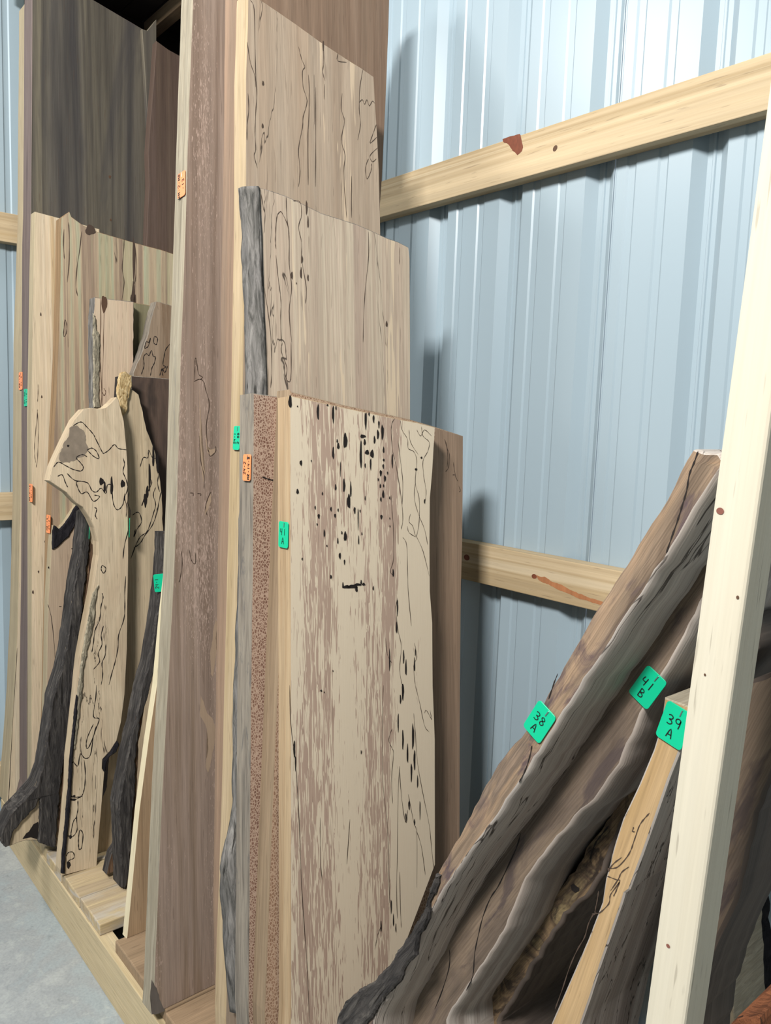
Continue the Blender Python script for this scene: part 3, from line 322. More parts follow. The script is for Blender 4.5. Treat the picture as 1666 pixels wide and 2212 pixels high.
{'name':'wood_slab','label':'dark bark-edged slab leaning left of the thin yellow board','cat':'slab','O':[-1.925,0.66,0.157],'U':[0,1,0],'V':[-0.0454,0,0.999],'N':[0.999,0,0.0454],'o':[[0.2323,0.953],[0.2286,0.8905],[0.2208,0.8157],[0.209,0.7414],[0.1959,0.6674],[0.1844,0.606],[0.1627,0.5442],[0.1458,0.4617],[0.1282,0.405],[0.1046,0.2947],[0.0921,0.235],[0.0945,0.1708],[0.0952,0.0811],[0.0962,0.01],[0.13,0],[0.1358,0.08],[0.1547,0.3961],[0.2188,0.7021],[0.2578,0.8881],[0.2588,0.9513]],'t':0.05,'mat':'rot_brown','side':'bark_dark','live':0.002,'end':'bark_dark','bevel':0.0015,'bdep':0.0015,'g':0,'parts':[{'k':'poly','name':'bark_edge','o':[[0.2323,0.9505],[0.2286,0.8905],[0.2208,0.8157],[0.209,0.7414],[0.1959,0.6674],[0.1844,0.606],[0.1627,0.5442],[0.1458,0.4617],[0.1282,0.405],[0.1046,0.2947],[0.0921,0.235],[0.0945,0.1708],[0.0952,0.0811],[0.0962,0.01],[0.1062,0.0025],[0.1198,0.0467],[0.1274,0.1732],[0.1395,0.2723],[0.141,0.3485],[0.1557,0.4468],[0.1802,0.5179],[0.1998,0.5906],[0.2199,0.6892],[0.2291,0.7642],[0.2445,0.8892],[0.2455,0.9497]],'mat':'bark_dark','off':0.0008,'th':0.01,'jit':0.003,'label':'black fissured bark'},{'k':'tag','O':[-1.9482,0.8759,0.9762],'U':[0.45,0.85,0.1],'V':[-0.03,0.06,1],'L':0.048,'W':0.032,'mat':'green_tag','text':['24-1'],'label':'green plastic tag reading 24-1','rot':1,'staple':0}],'smooth':0},
{'name':'wood_board','label':'thin yellow-white sawn board leaning between bark slab and tall brown slab','cat':'board','O':[-1.725,0.66,0.157],'U':[0,1,0],'V':[-0.0558,0,0.9984],'N':[0.9984,0,0.0558],'o':[[0.14,0],[0.2244,0.685],[0.2289,0.9199],[0.1567,0.8801],[0.1426,0.781],[0.1221,0.6094],[0.0978,0.4762],[0.0705,0.3076],[0.0332,0.0051],[0.032,0]],'t':0.024,'mat':'pine_side','side':'pine','live':0,'end':'pine','bevel':0.0015,'bdep':0.0015,'g':0,'parts':[],'smooth':0},
{'name':'wood_slab','label':'tall brown figured slab with pale edge,orange tag near its top','cat':'slab','O':[-1.455,0.66,0.157],'U':[0,1,0],'V':[-0.0384,0,0.9993],'N':[0.9993,0,0.0384],'o':[[0.135,0],[0.34,2.3647],[0.0981,2.1445],[0.0945,2.0906],[0.0845,1.9085],[0.0791,1.7834],[0.0737,1.6644],[0.0671,1.5259],[0.0607,1.414],[0.0482,1.0967],[0.035,0.871],[0.0233,0.7073],[0.0075,0.4774],[-0.0061,0.2431],[-0.0178,0.0411],[-0.021,0]],'t':0.05,'mat':'lace_brown','side':'pale_grey_side','live':0.0008,'end':'pale_grey_side','bevel':0.0015,'bdep':0.0015,'g':0,'parts':[{'k':'marks','name':'spalting','mat':'ink_soft','lines':[[0.0013,[[0.089,1.3373],[0.1031,1.343],[0.1119,1.3371],[0.1154,1.3228],[0.124,1.2908],[0.1165,1.2483],[0.1196,1.1995],[0.1214,1.1929]]],[0.0013,[[0.0908,1.3406],[0.0919,1.3789],[0.0948,1.3839],[0.0997,1.3539],[0.1085,1.3481],[0.1031,1.3414]]],[0.0013,[[0.1002,1.2253],[0.1032,1.1733],[0.1101,1.1438],[0.1098,1.1143]]],[0.0013,[[0.1214,1.1962],[0.1249,1.1831],[0.1377,1.193],[0.1378,1.2045]]],[0.0013,[[0.126,1.1072],[0.1187,1.0942],[0.1131,1.0746],[0.1165,1.0579]]],[0.0013,[[0.0572,0.986],[0.0586,0.9597],[0.0549,0.9339],[0.0512,0.9211]]],[0.0013,[[0.0747,0.9879],[0.0798,0.9644],[0.0886,0.9571],[0.0888,0.9802]]],[0.0013,[[0.0785,1.1066],[0.0848,1.1058],[0.0848,1.1003]]],[0.0013,[[0.0947,1.1049],[0.1026,1.104],[0.1018,1.0997]]]],'blobs':[]},{'k':'poly','name':'pale_streak','o':[[0.1214,1.1962],[0.1294,1.1969],[0.1367,1.1996],[0.1377,1.1913],[0.1267,1.1831],[0.1195,1.1913],[0.1151,1.2125],[0.1164,1.2386],[0.1187,1.2125]],'mat':'pale_flat','off':0.0001,'th':0,'jit':0.001},{'k':'poly','name':'pale_streak','o':[[0.126,1.1056],[0.127,1.0873],[0.1203,1.071],[0.1111,1.0581],[0.1131,1.0746],[0.1205,1.0942]],'mat':'pale_flat','off':0.0001,'th':0,'jit':0.001},{'k':'poly','name':'pale_streak','o':[[0.1012,1.3284],[0.1048,1.2577],[0.1043,1.2123],[0.1095,1.1602],[0.113,1.1503],[0.11,1.1274],[0.1065,1.1406],[0.1006,1.1928],[0.1023,1.2577]],'mat':'pale_flat','off':0.0001,'th':0,'jit':0.001},{'k':'poly','name':'pale_streak','o':[[0.1348,0.8376],[0.1384,0.8234],[0.1355,0.7896],[0.136,0.7552],[0.1281,0.7049],[0.1226,0.7128],[0.1211,0.7576],[0.1289,0.7974]],'mat':'pale_flat','off':0.0001,'th':0,'jit':0.002},{'k':'poly','name':'pale_streak','o':[[0.0983,0.6723],[0.1126,0.6281],[0.1255,0.6131],[0.1328,0.5888],[0.1307,0.5613],[0.1228,0.5213],[0.1151,0.4953],[0.1078,0.5112],[0.1156,0.5511],[0.1123,0.5936],[0.0978,0.6244]],'mat':'pale_flat','off':0.0001,'th':0,'jit':0.002},{'k':'poly','name':'dark_stain','o':[[-0.0206,0.0804],[-0.0088,0.0541],[-0.0006,0.0186],[0.0079,-0.0031],[-0.0131,-0.0017],[-0.0207,0.003],[-0.0245,0.044]],'mat':'stain_dark','off':0.0003,'th':0,'jit':0.003,'label':'dark wet stain at the foot'},{'k':'poly','name':'red_stain','o':[[0.177,1.8104],[0.1857,2.0311],[0.1901,2.0325],[0.1859,1.589],[0.1757,1.6035]],'mat':'stain_red','off':0.0002,'th':0,'jit':0.001},{'k':'tag','O':[-1.5389,0.7348,1.8883],'U':[0.9959,0.0022,0.0906],'V':[-0.0906,0.0413,0.995],'L':0.05,'W':0.034,'mat':'orange_tag','text':['WM-2-MR','-13'],'label':'orange plastic tag with two lines of handwriting','rot':1,'staple':1}],'smooth':0},
{'name':'wood_slab','label':'tallest reddish-brown slab rising out of view behind the cream slab','cat':'slab','O':[-1.3,0.66,0.157],'U':[0,1,0],'V':[-0.0628,0,0.998],'N':[0.998,0,0.0628],'o':[[0.44,0],[0.4938,1.7585],[0.4997,1.8168],[0.5052,1.9012],[0.5148,2.0391],[0.5241,2.2104],[0.5286,2.2817],[0.1364,2.121],[0.1344,2.0689],[0.1289,1.8943],[0.07,0.2635],[0.07,0]],'t':0.045,'mat':'walnut_red','side':'walnut_lite','live':0.001,'end':'walnut_lite','bevel':0.0015,'bdep':0.0015,'g':0,'parts':[],'smooth':0},
{'name':'wood_slab','label':'tall cream slab with fine black lines and slanted top,bright yellow edge','cat':'slab','O':[-1.172,0.66,0.157],'U':[0,1,0],'V':[-0.075,0,0.9972],'N':[0.9972,0,0.075],'o':[[0.32,0],[0.33,0.9657],[0.4027,1.5509],[0.4046,1.6614],[0.4024,1.7871],[0.3992,1.8499],[0.3943,1.9266],[0.3915,1.9738],[0.3578,1.9817],[0.3214,1.9873],[0.2553,2.0001],[0.2021,2.0129],[0.1613,2.022],[0.1258,2.029],[0.099,2.0353],[0.0976,2.0187],[0.0954,1.9694],[0.0893,1.8799],[0.0857,1.7419],[0.0811,1.6026],[0.0721,1.4052],[0.063,1.203],[0.0499,0.9791],[0.0392,0.7778],[0.0277,0.5614],[0.0097,0.287],[0.0023,0.1552],[0.005,0]],'t':0.04,'mat':'spalt_tan','side':'yellow_side','live':0.0006,'end':'yellow_side','bevel':0.0015,'bdep':0.0015,'g':0,'parts':[{'k':'marks','name':'spalting','mat':'ink_soft','lines':[[0.0011,[[0.1029,2.0206],[0.1106,2.007],[0.1106,1.9413],[0.1109,1.892],[0.1124,1.8593],[0.1092,1.8252],[0.1067,1.7885],[0.1075,1.7582],[0.104,1.7462],[0.11,1.7254]]],[0.0011,[[0.0945,1.9442],[0.1001,1.9106],[0.1092,1.8887],[0.1104,1.8697]]],[0.0011,[[0.0938,1.8539],[0.0947,1.8267],[0.0907,1.7981],[0.0894,1.7702]]],[0.0011,[[0.2061,1.9728],[0.2127,1.952],[0.2196,1.9397],[0.214,1.9294],[0.2151,1.9009],[0.2236,1.8773],[0.2139,1.8456],[0.2116,1.8247],[0.2017,1.7816],[0.2044,1.7416],[0.2001,1.7116]]],[0.0011,[[0.2276,1.9278],[0.2293,1.8935],[0.2264,1.8403],[0.2238,1.8046],[0.2226,1.7194]]],[0.0011,[[0.2646,1.9978],[0.2646,1.9626],[0.2616,1.9441],[0.2668,1.928]]],[0.0011,[[0.2642,1.8919],[0.2648,1.9215]]],[0.0011,[[0.3083,1.9166],[0.3057,1.8858],[0.313,1.8637],[0.3045,1.8252],[0.3137,1.7973],[0.3091,1.7658],[0.312,1.7117],[0.3152,1.6756]]],[0.0011,[[0.3287,1.7612],[0.327,1.6779]]],[0.0011,[[0.3628,1.9815],[0.354,1.9422],[0.3512,1.8985],[0.3538,1.8686],[0.346,1.8358]]],[0.0011,[[0.3514,1.9108],[0.3596,1.9193],[0.3655,1.9118],[0.3718,1.9228],[0.3777,1.9121],[0.3862,1.9238],[0.3923,1.9209]]],[0.0011,[[0.3957,1.8798],[0.3849,1.8551],[0.3784,1.8379],[0.3973,1.8552]]],[0.0011,[[0.3982,1.8335],[0.378,1.8129],[0.384,1.8019],[0.3945,1.8106]]],[0.0011,[[0.3737,1.8057],[0.3652,1.785],[0.3689,1.7641],[0.3795,1.7821],[0.3818,1.7982]]],[0.0011,[[0.3002,1.9918],[0.298,1.9762],[0.3212,1.9806]]],[0.0011,[[0.2411,1.9319],[0.2398,1.838]]],[0.0011,[[0.2442,1.9095],[0.2401,1.7203]]]],'blobs':[[[0.264,1.9942],[0.0017,0.0005],[-0.0002,-0.0097]],[[0.1231,1.8042],[0.002,0.0005],[-0.0001,-0.0042]],[[0.126,1.8812],[0.002,0.0006],[-0.0001,-0.0042]]]},{'k':'tag','O':[-1.2766,0.7216,1.3848],'U':[0.9997,-0.0032,0.0228],'V':[-0.0226,0.0602,0.9979],'L':0.044,'W':0.024,'mat':'green_tag','text':['24-1','2 88'],'label':'green plastic tag with handwriting','rot':1,'staple':1},{'k':'marks','name':'knot','mat':'knot','lines':[],'blobs':[]}],'smooth':0},
{'name':'wood_slab','label':'wide cream slab with thick grey bark left edge,third in the middle stack','cat':'slab','O':[-1.125,0.66,0.157],'U':[0,1,0],'V':[-0.075,0,0.9972],'N':[0.9972,0,0.075],'o':[[0.38,0],[0.4,0.9657],[0.4393,1.2644],[0.4419,1.4372],[0.4432,1.6082],[0.4397,1.6316],[0.4106,1.6383],[0.3808,1.6404],[0.3376,1.6481],[0.3016,1.653],[0.2199,1.6576],[0.171,1.6676],[0.1408,1.6725],[0.1134,1.6744],[0.0854,1.6757],[0.0884,1.5965],[0.0889,1.5008],[0.0913,1.4044],[0.0919,1.3129],[0.0869,1.1888],[0.0362,0.5194],[0.04,0]],'t':0.04,'mat':'spalt_cream2','side':'bark_grey','live':0.0008,'end':'bark_grey','bevel':0.0015,'bdep':0.0015,'g':0,'parts':[{'k':'bark','name':'bark_edge','a':[[0.0854,1.6757,0],[0.0884,1.5965,0],[0.0889,1.5008,0],[0.0913,1.4044,0],[0.0919,1.3129,0],[0.0888,1.1888,0],[0.0768,0.9795,0],[0.0629,0.8119,0],[0.0473,0.6533,0],[0.0431,0.6031,0],[0.0409,0.5179,0],[0.0387,0.4322,0],[0.0354,0.303,0],[0.0325,0.1903,0]],'b':[[0.0701,1.6799,-0.036],[0.0757,1.6026,-0.036],[0.0758,1.5336,-0.036],[0.0774,1.4494,-0.036],[0.0749,1.3149,-0.036],[0.0649,1.1895,-0.036],[0.0498,0.9786,-0.036],[0.0386,0.8094,-0.036],[0.0312,0.6387,-0.036],[0.0268,0.5444,-0.036],[0.004,0.4735,-0.036],[-0.0028,0.4325,-0.036],[0.0014,0.3439,-0.036],[0.0132,0.1799,-0.036]],'bulge':0.006,'mat':'bark_grey','label':'thick grey weathered bark','amp':0.003},{'k':'marks','name':'spalting','mat':'ink_soft','lines':[[0.0011,[[0.1167,1.5739],[0.1155,1.5902],[0.1197,1.6296],[0.1266,1.6414],[0.1315,1.6402],[0.1428,1.6201],[0.1455,1.5927],[0.1445,1.5506],[0.1486,1.5091],[0.1425,1.4661],[0.1463,1.41]]],[0.0011,[[0.1165,1.5628],[0.119,1.5328],[0.1232,1.5],[0.1253,1.478],[0.1236,1.4471],[0.1243,1.4079]]],[0.0011,[[0.0882,1.6641],[0.0924,1.6406],[0.0939,1.6354]]],[0.0011,[[0.1557,1.6673],[0.171,1.6676],[0.174,1.6457],[0.1666,1.6218],[0.1728,1.5947],[0.1727,1.5607],[0.1814,1.5136],[0.179,1.4847]]],[0.0011,[[0.3328,1.6437],[0.3319,1.5951],[0.3229,1.5331],[0.3181,1.487],[0.315,1.4258]]],[0.0011,[[0.4144,1.6273],[0.413,1.5927]]],[0.0011,[[0.1406,1.6711],[0.1414,1.6338],[0.1458,1.6068]]],[0.0011,[[0.0905,1.5011],[0.0989,1.4471],[0.1028,1.4059]]],[0.0011,[[0.126,1.4077],[0.1239,1.3906],[0.135,1.3633],[0.1328,1.3434],[0.143,1.3426],[0.1452,1.4095]]],[0.0011,[[0.1028,1.4055],[0.1024,1.3498],[0.0992,1.3245]]]],'blobs':[[[0.1852,1.6613],[0.0021,0.0004],[-0.0003,-0.0127]],[[0.1877,1.6348],[0.0016,0.0003],[-0.0002,-0.011]],[[0.1727,1.5647],[0.0021,0.0003],[-0.0002,-0.0076]],[[0.1594,1.5189],[0.001,0.0001],[0,-0.0017]],[[0.1495,1.5317],[0.0025,0.0004],[-0.0002,-0.0067]],[[0.1701,1.539],[0.0021,0.0003],[-0.0002,-0.0102]],[[0.1855,1.5328],[0.0016,0.0002],[-0.0001,-0.006]],[[0.3767,1.4683],[0.0025,0.0003],[-0.0001,-0.0056]]]}],'smooth':0},
{'name':'wood_board','label':'lacewood-figured board with grey edge and orange tag,beside the front slab','cat':'board','O':[-1.077,0.66,0.157],'U':[0,1,0],'V':[-0.075,0,0.9972],'N':[0.9972,0,0.075],'o':[[0.19,0],[0.1224,1.3051],[0.0819,1.308],[0.0466,1.3102],[0.0348,1.3112],[0.0308,1.192],[0.0258,1.0331],[0.016,0.7926],[-0.0036,0.2317],[0.005,0]],'t':0.045,'mat':'lacewood','side':'grey_side','live':0.0008,'end':'grey_side','bevel':0.0015,'bdep':0.0015,'g':0,'parts':[{'k':'marks','name':'crack','mat':'ink','lines':[[0.0022,[[0.0485,1.168],[0.0614,1.1637],[0.0717,1.1611]]]],'blobs':[]},{'k':'tag','O':[-1.1806,0.6879,1.3368],'U':[0.9992,-0.0013,0.0402],'V':[-0.0401,0.0371,0.9985],'L':0.046,'W':0.026,'mat':'orange_tag','text':['24-2','MR-14-8'],'label':'orange plastic tag reading 24-2 MR-14-8','rot':1,'staple':1}],'smooth':0},
{'name':'wood_slab','label':'brown-faced slab sticking out right of and behind the front slab','cat':'slab','O':[-1.037,0.66,0.157],'U':[0,1,0],'V':[-0.075,0,0.9972],'N':[0.9972,0,0.075],'o':[[0.43,0],[0.4851,0.314],[0.4876,0.4643],[0.4911,0.7292],[0.496,0.9253],[0.5014,1.0388],[0.5038,1.1348],[0.5057,1.2474],[0.4259,1.2644],[0.3578,1.2779],[0.1953,1.2986],[0.0875,1.3152],[0.0829,1.3197],[0.064,1.0758],[0.0443,0.7985],[0.0058,0.2519],[0.01,0]],'t':0.04,'mat':'lace_tan','side':'tan_side','live':0.0008,'end':'tan_side','bevel':0.0015,'bdep':0.0015,'g':0,'parts':[{'k':'poly','name':'heartwood_face','o':[[0.4271,1.2617],[0.505,1.2469],[0.5031,1.1348],[0.5007,1.0388],[0.4953,0.9253],[0.4904,0.7293],[0.4868,0.4645],[0.4844,0.3142],[0.3943,0.3466],[0.3969,0.5383],[0.4046,1.1007]],'mat':'walnut_lite','off':0.0002,'th':0,'jit':0},{'k':'marks','name':'spalting','mat':'ink_soft','lines':[[0.0013,[[0.4523,1.2405],[0.4587,1.2218],[0.4652,1.2092],[0.4627,1.184],[0.4537,1.1746]]],[0.0013,[[0.4567,1.2343],[0.4607,1.2029],[0.4583,1.184]]],[0.0013,[[0.4762,1.1934],[0.4827,1.1647],[0.4893,1.155]]],[0.0013,[[0.4737,1.168],[0.4827,1.1679]]],[0.0013,[[0.4915,1.1453],[0.496,1.1356],[0.4923,1.1325]]]],'blobs':[]}],'smooth':0},
